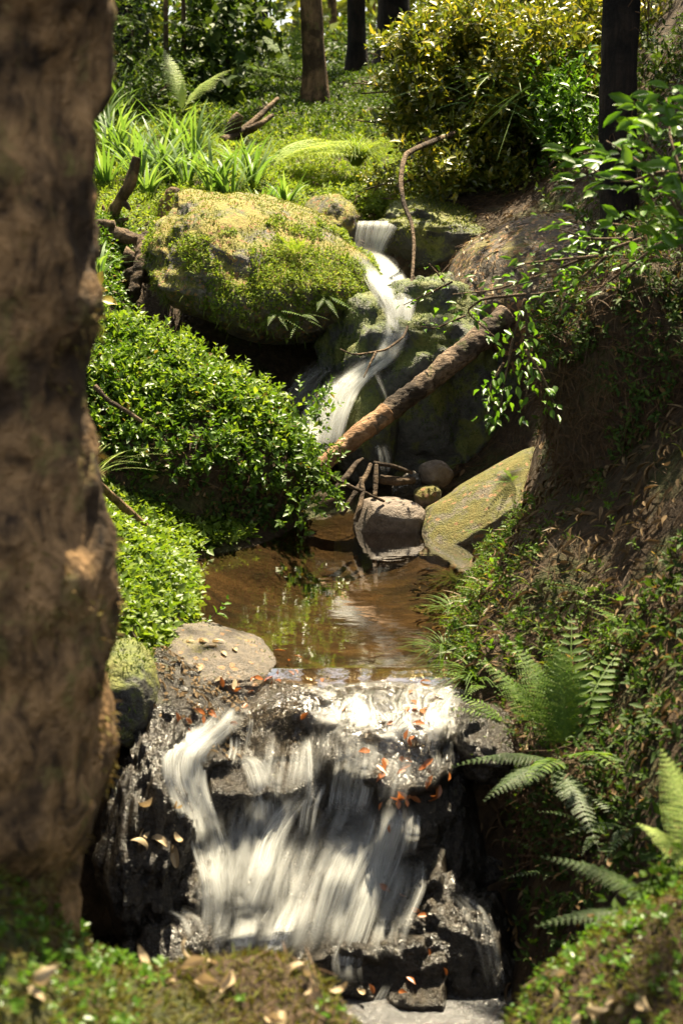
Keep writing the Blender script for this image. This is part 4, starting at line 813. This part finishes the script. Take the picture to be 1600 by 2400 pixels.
for px, py, lb, L in [(1110, 1245, 'broad leaved seedling where the slab meets the bank', .06), (1200, 1130, 'small fern frond lying over the tilted slab', .10), (1140, 1610, 'dull fern frond lying by the water edge under grass', .14), (1390, 1400, 'single upright hart shaped fern on the brown slope', .14), (1480, 1490, 'dark strap fern hanging on the brown slope', .14), (1400, 1960, 'little fern in the shade of the right bank, below the dark fern', .13), (1480, 1940, 'shaded fern with long narrow fronds near the right edge', .16), (1320, 2050, 'lowest small fern over the dark recess', .12), (1070, 1380, 'grassy little fern at the pool margin', .10)]:
    fern('small_fern', lb, at(px, py), [(a_ + rng.normal() * 20, 35 + rng.normal() * 15, L * (.8 + .5 * rng.random()), L * .2, .4, False) for a_ in (-90, -150, 150, 60, -30)], MT['fern'] if py < 1700 else MT['fern_dark'], 'fern', 'small ferns on the right bank')
places = [(250, 430, 9.4, .34), (300, 350, 10.2, .42), (262, 340, 10.4, .42), (345, 440, 9.3, .28), (370, 365, 10.0, .40), (410, 330, 10.6, .40), (455, 330, 10.4, .42), (500, 420, 9.3, .36), (540, 420, 9.2, .34), (590, 400, 9.5, .34), (440, 400, 9.6, .34), (560, 370, 10, .32), (665, 420, 9.1, .24), (610, 440, 8.9, .2), (325, 410, 9.6, .36), (280, 230, 11.8, .5), (230, 300, 11, .45), (395, 390, 9.7, .33)]
hint = ['by the left trunk', 'in the middle of the grassy ledge', 'close to the pale fern', 'just behind the mossy boulder']
for i, (px, py, Y, L) in enumerate(places):
    x = W(px, py, Y)[0]; b_ = np.array([x, Y, H(x, Y)[0] - .01])
    straps('strap_plant', 'clump of long light green strap leaves growing on the sunny grassy ledge', b_, 26, L * 1.25, .026, MT['strap'], 'plant', 'strap leaved clumps on the grassy ledge', .4, (.15, .6))
straps('grass_tussock', 'rounded tussock of fine drooping grass beside the shrub', W(835, 385, 10.2), 420, .42, .005, MT['grass'], 'grass', None, .7, (.6, 1.2))
straps('strap_plant', 'strap leaves poking out at the foot of the roots, left of the boulder', W(232, 650, 7.7), 18, .26, .018, MT['strap'], 'plant', None)
straps('grass_tuft', 'pale narrow leaves arching out from behind the left trunk', W(205, 1130, 4.9), 34, .22, .006, MT['fern_pale'], 'grass', None, 1.1, (.3, .7))
for px, py, lb in [(1050, 1370, 'grass tuft leaning over the pool, upper one of the right margin'), (1040, 1440, 'grass tuft leaning over the pool, middle of the right margin'), (1020, 1530, 'grass tuft leaning over the pool nearest the cascade'), (1085, 1590, 'grass tuft just right of the cascade lip')]:
    straps('grass_tuft', lb, at(px + 25, py), 60, .13, .005, MT['fern'], 'grass', 'grass tufts along the right pool margin', 1.0, (.5, 1.))
sp = thing('seedling', 'little sprig of round leaves hanging over the pool from the left bank', 'plant', W(470, 1460, 5.1))
q = np.array([W(455, 1470, 5.05), W(480, 1460, 5.05), W(505, 1440, 5.05), W(522, 1418, 5.05)])
add_tube(MB(), q, .002, 6, res=12).build('stem', MT['twig'], sp); sprigs(MB(), q, np.array([[.6, 0, .6]] * 4), 2, .018, .032, .018, hi=True).build('foliage', MT['sapling'], sp)
yl = thing('seedling', 'plant with large yellow leaves at the edge of the left trunk', 'plant', W(225, 700, 6.0))
leaves(MB(), np.array([W(215, 690, 6), W(235, 700, 6), W(222, 720, 6), W(228, 675, 6)]), np.array([[.6, -.2, .2], [.7, 0, -.2], [.3, -.5, -.4], [.2, 0, .6]]), np.array([[0, -.6, .7]] * 4), .07, .05, hi=True).build('foliage', MT['yellow'], yl)

# ------------------------------------------------------------------ shrub at the top right
sh = thing('shrub', 'wide glossy leaved shrub leaning over the stream, lit by the sun', 'shrub', W(1160, 480, 9.6))
lobes = [((1010, 130, 9.6), (.40, .42, .26), 700), ((1120, 110, 9.7), (.46, .42, .28), 850), ((1010, 250, 9.5), (.34, .4, .28), 650), ((1120, 240, 9.6), (.42, .42, .32), 650), ((1240, 160, 9.8), (.42, .4, .34), 600), ((980, 330, 9.4), (.20, .25, .22), 260), ((1080, 60, 9.9), (.40, .35, .2), 550), ((1240, 270, 9.6), (.32, .3, .26), 260), ((930, 200, 9.5), (.16, .2, .20), 220), ((920, 120, 9.6), (.16, .2, .12), 160), ((1330, 100, 9.9), (.3, .3, .3), 260), ((950, 400, 9.2), (.12, .15, .14), 120), ((1010, 340, 9.3), (.22, .22, .16), 200), ((905, 260, 9.4), (.12, .2, .2), 90), ((910, 350, 9.2), (.14, .18, .13), 130), ((950, 410, 9.0), (.15, .15, .09), 120), ((1060, 400, 9.3), (.25, .2, .08), 120), ((1180, 40, 10), (.5, .4, .25), 400), ((1320, 220, 9.7), (.3, .3, .3), 260), ((1360, 120, 9.9), (.25, .3, .3), 260), ((850, 105, 9.5), (.12, .15, .06), 70), ((840, 200, 9.4), (.12, .15, .07), 70), ((860, 290, 9.4), (.12, .15, .08), 70)]
mb = MB()
for c, r_, n in lobes:
    c = (c[0] + 85, c[1] + 5, c[2]); n = int(n * .75); d = rand_unit(n); rr = .35 + .85 * rng.random(n) ** .8; pp = W(*c) + d * np.array(r_) * rr[:, None]; pp = pp[fbm(pp * 4.5, 2) > -.22]; d = d[:len(pp)]
    sprigs(mb, pp, d * .3 + np.array([-.3, -.25, .45]) + rng.normal(size=d.shape) * .5, 4, .036, .056, .027, stem=.003)
mb.build('foliage', MT['shrub'], sh)
mb = MB()
for k in range(46):
    c, r_, _ = lobes[rng.integers(len(lobes))]; e_ = W(*c) + rand_unit(1)[0] * np.array(r_) * .8; s_ = W(1230 + rng.normal() * 60, 400 + rng.normal() * 20, 9.9)
    add_tube(mb, [s_, (s_ + e_) / 2 + np.array([0, 0, .15]) + rng.normal(size=3) * .06, e_], [.014, .009, .004], 6, .002, res=14)
mb.build('branches', MT['twig'], sh)
mb = MB()
for k in range(110):
    a_ = W(rng.uniform(985, 1290), rng.uniform(280, 400), rng.uniform(9.3, 9.9)); L = rng.uniform(.2, .5); add_tube(mb, [a_, a_ + np.array([rng.normal() * .02, 0, -L * .5]), a_ + np.array([rng.normal() * .04, 0, -L])], [.003, .003, .002], 5, res=6)
mb.build('hanging_roots', MT['bark_far'], sh)
add_tube(MB(), [W(1260, 470, 9.9), W(1230, 400, 9.8), W(1150, 330, 9.6), W(1060, 300, 9.4), W(985, 345, 9.1)], [.05, .045, .04, .035, .03], 12, .008, (14, 14, 14), res=50).build('trunk', MT['bark_far'], sh)
n = 90; b_ = np.array([W(rng.uniform(1080, 1300), rng.uniform(180, 260), rng.uniform(9.2, 9.5)) for _ in range(n)])
hg = thing('flax_plant', 'long grey green blades drooping across the shrub', 'plant', b_.mean(0))
blades(MB(), b_, rand_unit(n) * .5 + np.array([0, -.3, .35]), rand_unit(n) * np.array([1, .4, 0]), rng.uniform(.16, .34, n), .011, 1.3, 8).build('foliage', MT['strap'], hg)

# ------------------------------------------------------------------ saplings with big leaves, right side
def sapling(label, stems, nl, Lf, mat, hi=True):
    o = thing('sapling', label, 'sapling', W(*stems[0][0]))
    sm_, lf = MB(), MB()
    for path in stems:
        pts = np.array([W(*q) for q in path]); add_tube(sm_, pts, np.linspace(.006, .002, len(pts)), 6, res=24)
        d = np.r_[0, np.cumsum(np.linalg.norm(np.diff(pts, axis=0), axis=1))]; m = nl
        t = np.sort(rng.random(m) ** .8) * d[-1]; P = np.stack([np.interp(t, d, pts[:, k]) for k in range(3)], -1); T = nz(np.stack([np.interp(t, d, np.gradient(pts[:, k])) for k in range(3)], -1))
        s_ = nz(np.cross(T, np.array([0, 0, 1.]))) * np.where(rng.random(m) < .5, 1, -1)[:, None]
        tw = P + s_ * rng.uniform(0, .07, m)[:, None] + rng.normal(size=P.shape) * .025
        leaves(lf, tw, s_ * .8 + T * .6 + rng.normal(size=P.shape) * .35, np.array([0, -.45, .8]) + rng.normal(size=P.shape) * .35, Lf * rng.uniform(.6, 1.15, m), Lf * rng.uniform(.32, .5, m), .1, .16, hi=hi)
    sm_.build('stem', MT['twig'], o); lf.build('foliage', mat, o); return o
sapling('big leaved sapling arching in from the right edge over the bank', [[(1660, 620, 4.0), (1580, 480, 4.1), (1500, 380, 4.2), (1420, 330, 4.3)], [(1660, 620, 4.0), (1560, 420, 4.2), (1500, 290, 4.3)], [(1640, 560, 4.0), (1570, 330, 4.1), (1560, 230, 4.2)], [(1660, 300, 4.0), (1590, 250, 4.1), (1500, 260, 4.2)], [(1650, 600, 4.0), (1560, 560, 4.2), (1480, 530, 4.3), (1390, 520, 4.4)], [(1650, 420, 4.0), (1550, 400, 4.1), (1470, 430, 4.2), (1330, 375, 4.4)]], 40, .068, MT['sapling'])
sapling('thin leafy sapling spreading over the top of the log', [[(1500, 560, 5.0), (1380, 600, 5.1), (1280, 640, 5.2), (1160, 680, 5.3), (1060, 690, 5.4)], [(1480, 560, 5.0), (1380, 560, 5.1), (1290, 530, 5.2)], [(1420, 600, 5.0), (1330, 680, 5.1), (1240, 690, 5.2)], [(1400, 600, 5.0), (1300, 610, 5.2), (1200, 620, 5.3)], [(1560, 560, 5.0), (1480, 620, 5.0), (1400, 680, 5.1)], [(1230, 690, 5.2), (1130, 700, 5.3), (1090, 730, 5.4), (1170, 800, 5.4)]], 34, .042, MT['sapling'])
sapling('blurred leafy spray hanging down above the mossy slab', [[(1230, 700, 5.3), (1200, 800, 5.3), (1180, 900, 5.3), (1170, 980, 5.3)], [(1230, 720, 5.3), (1240, 840, 5.3), (1230, 960, 5.3)], [(1230, 820, 5.3), (1270, 880, 5.3), (1300, 950, 5.3)], [(1180, 850, 5.3), (1150, 900, 5.3), (1140, 980, 5.3)]], 36, .045, MT['sapling'])
sapling('young shoot with two yellow green leaves beside the vine', [[(1040, 660, 7.2), (1020, 635, 7.2), (1005, 618, 7.2)]], 4, .06, MT['sapling'])
sapling('small leafed spray beside the foot of the vine', [[(1060, 660, 7.1), (1000, 690, 7.1), (945, 715, 7.1)], [(1090, 740, 7.1), (1020, 770, 7.1), (985, 765, 7.1)]], 10, .035, MT['sapling'])

# ------------------------------------------------------------------ trees
TREES = []
def tree(label, path, rad, mat, amp, freq, res=80, seg=20, group=None, name='tree'):
    o = thing(name, label, 'tree', path[0], group); add_tube(MB(), path, rad, seg, amp, freq, res=res, seed=len(TREES) * 5.1).build('trunk', mat, o)
    TREES.append((o, np.array(path[-1]))); return o
tw = []
for py, edge in [(2330, 120), (2260, 150), (2200, 170), (2050, 200), (1950, 225), (1850, 262), (1700, 276), (1500, 268), (1300, 266), (1200, 252), (1100, 225), (900, 214), (700, 214), (500, 224), (300, 240), (150, 252), (0, 260), (-200, 270)]:
    e_ = W(edge - 16, py, 2.5); r_ = .235 if py < 1900 else .235 - (py - 1900) / 430 * .09
    tw.append((np.array([e_[0] - r_, 2.5 + .0, e_[2]]), r_))
top = tw[-1][0]; tw += [(top + np.array([.02, .3, 1.2]), .2), (top + np.array([-.1, .8, 2.6]), .15), (top + np.array([-.2, 1.4, 4.2]), .08)]
tree('thick mossy knobbly tree trunk filling the left edge, very close', [q[0] for q in tw], [q[1] for q in tw], MT['bark_left'], .075, (8, 8, 6), 320, 96)
lt = TREES[-1][0]; tm = [c for c in lt.children if c.name.startswith('trunk')][0]
tvv = np.array([v.co[:] for v in tm.data.vertices]) + np.array(lt.location); tff = np.array([list(q.vertices) for q in tm.data.polygons if len(q.vertices) == 4])
a, b = sample(tvv, tff, 60000); b = np.where(((a - np.array([-.63, 2.5, 0])) * b * np.array([1, 1, 0])).sum(1)[:, None] < 0, -b, b)
k = (a[:, 2] < 2.6) & (a[:, 2] > -.2) & (fbm(a * np.array([9, 9, 7]), 3) > .12); a, b = a[k], b[k]
blades(MB(), a - b * .003, b * .8 + rng.normal(size=a.shape) * .5 + np.array([0, 0, -.2]), rand_unit(len(a)), rng.uniform(.006, .02, len(a)), .004, .4, 2).build('moss', MT['barkmoss'], lt)['kind'] = 'stuff'
x = W(1452, 520, 7.0); tree('straight dark tree trunk wound with dry tendrils on the right slope', [x + np.array([0, 0, -.25]), x, W(1446, 300, 7.0), W(1452, 0, 7.05), W(1470, -600, 7.2), W(1500, -2200, 7.6)], [.10, .085, .078, .08, .075, .05], MT['bark_dark'], .02, (16, 16, 5), 120, 28)
rt_ = TREES[-1][0]; mb = MB()
for k in range(26):
    z0 = rng.uniform(1.4, 2.7); th0 = rng.uniform(3.2, 6.2); pts = [x * np.array([1, 1, 0]) + np.array([.09 * math.cos(th0 + j * .35), .09 * math.sin(th0 + j * .35), z0 + j * rng.uniform(-.03, .05)]) for j in range(6)]
    add_tube(mb, pts, .0022, 5, res=14)
mb.build('tendrils', MT['needle'], rt_)
for px, py, wd, Y, lb, mt in [
    (738, 240, 44, 13.2, 'brown sunlit tree trunk with flared foot in the middle distance', 'bark_far'), (836, 185, 36, 15.5, 'dark straight tree trunk right of the brown one', 'bark_dark'),
    (925, 150, 66, 17, 'thick dark trunk partly hidden behind the shrub top', 'bark_dark'), (785, 140, 18, 24, 'slim distant trunk between the brown and the dark trunk', 'bark_far'),
    (626, 150, 14, 21, 'thin distant trunk left of the brown tree', 'bark_dark'), (528, 240, 24, 13.5, 'slender dark trunk in the left undergrowth beside broad leaves', 'bark_dark'),
    (446, 230, 26, 14.5, 'dark trunk behind the pale upright fern', 'bark_dark'), (391, 240, 9, 12.5, 'very thin pale sapling trunk in the left shade', 'bark_far'), (434, 235, 9, 12.8, 'very thin brown sapling trunk close to the dark trunk', 'bark_far'),
    (310, 230, 70, 14, 'broad shadowy trunk at the left behind the ferns', 'bark_dark'), (1262, 200, 76, 12.5, 'dark leaning trunk behind the right of the shrub', 'bark_dark'), (880, 130, 20, 27, 'far thin trunk in the bright gap', 'bark_far'), (690, 140, 16, 28, 'far thin trunk in the bright leaves left of the brown tree', 'bark_far'), (1010, 120, 34, 24, 'distant trunk hidden behind the shrub top', 'bark_dark')]:
    x_, _, _ = W(px, py, Y); r_ = wd / 2 * Y / FPX; z = H(x_, Y)[0] - .1; lean = rng.normal() * .12
    pts = [(x_, Y, z), (x_ , Y, z + .25), (x_ + lean * .3, Y, z + 1), (x_ + lean * .6, Y, z + 2.4), (x_ + lean * 1.5, Y + .2, z + 5), (x_ + lean * 3, Y + .3, z + 7)]
    tree(lb, np.array(pts), np.array([2.0, 1.35, 1.05, .95, .8, .4]) * r_, MT[mt], .25 * r_, (8, 8, 2), 60, 16, 'trees of the forest behind the stream')

# crowns: leaf clumps overhead, open where the photo shows sun reaching the ground
LIT = [(-.5, 8.2, 1.1, 1.5, 1.3), (-1.2, 9.8, 1.7, 2.0, 1.5), (-.6, 10, 1.3, 1.6, 1.5), (-1.0, 6.9, .95, .75, .7), (-.35, 6.7, .5, .6, .5), (-.72, 5.4, .38, .95, .15), (.15, 4.45, .36, .34, 0), (.05, 8.3, .5, 1.0, 1.), (.15, 7.4, .3, .5, .4), (.65, 6.6, .34, .4, .3), (.7, 9.5, .8, .9, 2.0), (1.15, 9.8, .85, .6, 2.2), (-1.2, 13, .6, .5, 2.6), (.45, 5.5, .2, .8, .15), (-.05, 6.6, .3, .3, .2), (1.5, 9.3, .4, .5, 2.2), (-.3, 12.2, .9, .5, 2.0), (.6, 14.5, .7, .8, 2.5), (-1.4, 15.5, .7, .6, 2.8), (-.6, 11.3, 1.2, .5, 1.8), (.2, 18, 2, .9, 3),
       (-.1, 5.6, .5, .5, 0), (-.58, 4.15, .2, .2, -.2), (.04, 3.98, .46, .36, -.3), (-.28, 4.02, .26, .3, -.3), (1.0, 4.2, .4, .4, 1.5), (.75, 5.2, .45, .35, 1.0), (.3, 6.85, .3, .25, .2), (-1.15, 10.8, .6, .6, 2.1), (.62, 8.9, .35, .3, 1.35), (.42, 7.85, .36, .4, 1.0), (-.25, 13.2, .35, .4, 2.6), (.05, 7.2, .4, .35, .35), (-1.5, 12.6, .5, .5, 2.2), (-2.2, 13, .4, .4, 2.8), (-.9, 14.5, .6, .5, 2.6), (1.5, 17, .8, .6, 3), (.5, 8.7, .5, .4, 1.3), (-.12, 2.5, .5, .45, .15), (-.5, 2.2, .45, .45, .4), (.55, 2.5, .35, .25, .2), (.58, 2.75, .4, .35, .5), (.66, 4.3, .36, .32, .25), (.5, 4.8, .2, .3, .1), (0, 13, 1.0, .5, 2.1), (-.2, 15.3, .6, .6, 2.6), (-.4, 4.55, .2, .3, 0), (.1, 22, 6, 3.5, 3.5), (1.8, 8.6, .15, .3, 2.2)]
def is_lit(Q):
    r_ = np.zeros(len(Q), bool)
    for cx, cy, rx, ry, z in LIT:
        t = (Q[:, 2] - z) / SV[2]; g = Q - SV * t[:, None]; e = .16
        r_ |= ((g[:, 0] - cx) / (rx + e)) ** 2 + ((g[:, 1] - cy) / (ry + e)) ** 2 < 1 + .35 * fbm(g * 2.3, 2)
    return r_
nq = 13000
Q = np.stack([rng.uniform(-7, 6.5, nq), rng.uniform(1.5, 18, nq), rng.uniform(5.2, 8.2, nq)], -1)
Q = Q[~is_lit(Q)]
tp = np.array([t[1] for t in TREES]); own = np.argmin(((Q[:, None, :2] - tp[None, :, :2]) ** 2).sum(-1) - np.where(np.arange(len(tp)) < 2, 2.5, 0)[None], axis=1)
for k, (o, t_) in enumerate(TREES):
    c = Q[own == k]
    if not len(c): c = t_[None] + rng.normal(size=(3, 3)) * .3
    m = 16; pp = np.repeat(c, m, 0) + rng.normal(size=(len(c) * m, 3)) * np.array([.17, .17, .13])
    lf = MB(); leaves(lf, pp, rand_unit(len(pp)) * np.array([1, 1, .5]), np.array([0, 0, 1.]) + rng.normal(size=pp.shape) * .6, rng.uniform(.10, .2, len(pp)), rng.uniform(.06, .11, len(pp)))
    lf.build('crown', MT['crown'], o)

# forest undergrowth bushes and far foliage
def bush(label, lobes_, n, L, Wd, mat, cat='bush', group='bushes of the forest edge', nodes=3, stems=6):
    c0 = np.array(lobes_[0][0]); base = np.array([c0[0], c0[1], H(c0[0], c0[1])[0]]); o = thing('bush', label, cat, base, group); mb = MB()
    for c, r_ in lobes_:
        d = rand_unit(n); pp = np.array(c) + d * np.array(r_) * (rng.random(n) ** .45)[:, None]; pp += .2 * np.array(r_) * fbm(pp * 3, 2)[:, None]
        sprigs(mb, pp, d * .5 + np.array([0, -.3, .5]) + rng.normal(size=d.shape) * .5, nodes, L * .6, L, Wd)
    mb.build('foliage', mat, o); mb = MB()
    for k in range(stems):
        c, r_ = lobes_[rng.integers(len(lobes_))]; add_tube(mb, [base + rng.normal(size=3) * np.array([.05, .05, 0]), (base + np.array(c)) / 2 + rng.normal(size=3) * .08, np.array(c) + rng.normal(size=3) * .1], [.012, .008, .003], 5, res=10)
    mb.build('stems', MT['twig'], o); return o
def wl(px, py, Y, rx, ry, rz): return (tuple(W(px, py, Y)), (rx, ry, rz))
bush('dark undergrowth bush in the shade at the upper left corner', [wl(300, 60, 13.2, .5, .5, .45), wl(280, 180, 13, .4, .4, .3), wl(390, 100, 13.4, .4, .4, .4)], 150, .06, .035, MT['under'])
bush('broad leaved shrub between the left fern and the brown trunk', [wl(520, 70, 13, .36, .4, .45), wl(500, 150, 12.8, .3, .3, .25), wl(560, 30, 13.4, .4, .4, .3), wl(500, 240, 12.6, .3, .3, .16)], 75, .10, .08, MT['under'])
bush('low mossy bush on the rise left of the brown trunk', [wl(610, 150, 16, .7, .6, .3), wl(560, 190, 15, .5, .4, .2)], 320, .06, .03, MT['under'])
bush('low green bush right of the brown trunk', [wl(800, 130, 20, .8, .6, .4), wl(880, 150, 18, .6, .5, .4)], 300, .07, .04, MT['under'])
bush('leafy bush left behind the strap plants', [wl(330, 215, 12, .4, .4, .2), wl(420, 190, 12.6, .4, .4, .2)], 220, .05, .03, MT['under'])
bush('sunlit bush behind the dark trunk on the right slope', [wl(1370, 60, 10.5, .35, .4, .3), wl(1400, 230, 9.6, .3, .4, .3), wl(1560, 60, 10, .4, .4, .35)], 170, .055, .03, MT['shrub'])
bush('grey green bush on the slope right of the shrub', [wl(1350, 330, 9, .22, .3, .25), wl(1330, 220, 9.2, .25, .3, .25)], 150, .055, .028, MT['sapling'])
bush('shaded bush at the top right corner', [wl(1560, 200, 8.6, .25, .3, .3), wl(1590, 330, 8.2, .2, .3, .2)], 130, .05, .026, MT['under'])
bush('little bush on the left rim of the channel behind the small boulder', [wl(800, 470, 9.4, .16, .2, .07), wl(880, 480, 9.3, .12, .15, .05)], 160, .03, .018, MT['grass'])
bush('little bright bush in front of the shrub beside the ledge', [wl(900, 440, 9.6, .12, .2, .12), wl(1010, 440, 9.5, .25, .2, .05), wl(1250, 430, 9.2, .3, .2, .08)], 140, .035, .018, MT['shrub'])
# the far wood: one mass of leaves
n = 46000; d = np.stack([rng.uniform(-13, 14, n), rng.uniform(22, 40, n), rng.uniform(0, 1, n)], -1); d[:, 2] = H(d[:, 0], d[:, 1]) + d[:, 2] ** 1.2 * 6.5
k = fbm(d * .8, 3) > -.10; d = d[k]
o = leaves(MB(), d, rand_unit(len(d)), np.array([0, -.4, .8]) + rng.normal(size=d.shape) * .5, rng.uniform(.2, .42, len(d)), rng.uniform(.12, .24, len(d))).build('far_wood', MT['far']); tag(o, kind='stuff')

# ------------------------------------------------------------------ fallen leaves
lm = []
def leaf_mesh(i, mat, L, Wd, curl):
    mb = leaves(MB(), np.zeros((1, 3)), np.array([[1., 0, 0]]), np.array([[0, 0, 1.]]), L, Wd, .1, curl, hi=True); o = mb.build('fallen_leaf', mat); return o
def curled(L, Wd, bend, cup, twist):
    t = np.linspace(0, 1, 11); c = np.linspace(-1, 1, 5); wv = Wd * .5 * np.sin(np.pi * np.clip(t * .93 + .05, 0, 1)) ** .8
    ang = bend * t; x = np.cumsum(np.cos(ang)) * L / 11; z = np.cumsum(np.sin(ang)) * L / 11; tw = twist * t
    yy = c[None] * wv[:, None]; zz = cup * np.abs(c[None]) ** 1.6 * wv[:, None]
    V = np.stack([x[:, None] - np.sin(ang)[:, None] * zz, yy * np.cos(tw)[:, None] - zz * np.sin(tw)[:, None], z[:, None] + np.cos(ang)[:, None] * zz + yy * np.sin(tw)[:, None]], -1)
    return MB().add(V.reshape(-1, 3), [grid_faces(5, 11)]).build('fallen_leaf', MT['dry'])
protos = {'curl': [curled(.10, .034, b_, c_, t_) for b_, c_, t_ in ((1.6, .8, .4), (-1.2, 1.2, .8), (2.4, .5, -.6), (.7, 1.5, 1.2), (-2., .6, .3))], 'orange': [leaf_mesh(i, MT['orange'], .034, .016, c) for i, c in enumerate((.05, .15))], 'dry': [leaf_mesh(i, MT['dry'], .075, .03, c) for i, c in enumerate((.3, .5, -.35))]}
used = set()
def drop(kind, px, py, label, group, sc_=1., lift=.006):
    src = protos[kind][rng.integers(len(protos[kind]))]
    p, nr = cast(px, py); 
    if src.name in used: o = src.copy(); COL.objects.link(o)
    else: o = src; used.add(src.name)
    ax = nz(np.cross(nr, rand_unit(1)[0])); y = np.cross(nr, ax)
    from mathutils import Matrix
    m = Matrix(((ax[0], y[0], nr[0]), (ax[1], y[1], nr[1]), (ax[2], y[2], nr[2]))).to_4x4(); m.translation = Vector(p + nr * lift); m = m @ Matrix.Scale(sc_, 4); o.matrix_world = m
    return tag(o, label, 'leaf', group)
for k in range(34):
    drop('orange', rng.normal(950, 50), rng.normal(1800, 62), 'small orange fallen leaf caught on the wet right half of the cascade', 'orange leaves on the cascade', rng.uniform(.7, 1.3), .022)
for k in range(26):
    t = rng.random(); drop('orange', 430 + 240 * t + rng.normal() * 30, 1740 - 190 * t + rng.normal() * 18, 'small orange fallen leaf lying along the left side of the cascade lip', 'orange leaves by the left lip', rng.uniform(.7, 1.3), .016)
for k in range(9):
    drop('orange', rng.uniform(700, 1040), rng.uniform(1600, 1700), 'orange fallen leaf under the sliding water of the crest', 'orange leaves on the crest', rng.uniform(.6, 1.1), .02)
for k in range(9):
    drop('orange', rng.uniform(860, 1150), rng.uniform(2060, 2330), 'orange fallen leaf on the black rock near the basin', 'orange leaves near the basin', rng.uniform(.7, 1.2), .012)
for k in range(10):
    drop('curl', rng.uniform(320, 440), rng.uniform(1840, 2060), 'curled tan dead leaf on the black rock left of the cascade', 'dead leaves on the black rock', rng.uniform(.6, .9))
for k in range(9):
    drop('dry', rng.uniform(390, 600), rng.uniform(1500, 1620), 'tan leaf scrap on the flat pale rock', 'leaf scraps on the flat rock', rng.uniform(.4, .8))
for k in range(30):
    q = [(470, 2330), (520, 2270), (690, 2280), (740, 2370), (640, 2380), (330, 2300), (780, 2320), (1330, 2370), (1400, 2350), (1470, 2380), (1540, 2340), (1320, 2300), (100, 2280), (60, 2340), (420, 2280)][k % 15]
    drop('curl', q[0] + rng.normal() * 40, q[1] + rng.normal() * 15, 'large curled pale brown dead leaf on the mossy bank nearest the camera', 'dead leaves on the near bank', rng.uniform(.35, .75), .012)
for k in range(14):
    drop('dry', rng.uniform(1150, 1560), rng.uniform(1350, 1900), 'tan dead leaf on the brown right slope', 'dead leaves on the right slope', rng.uniform(.5, .9), .01)
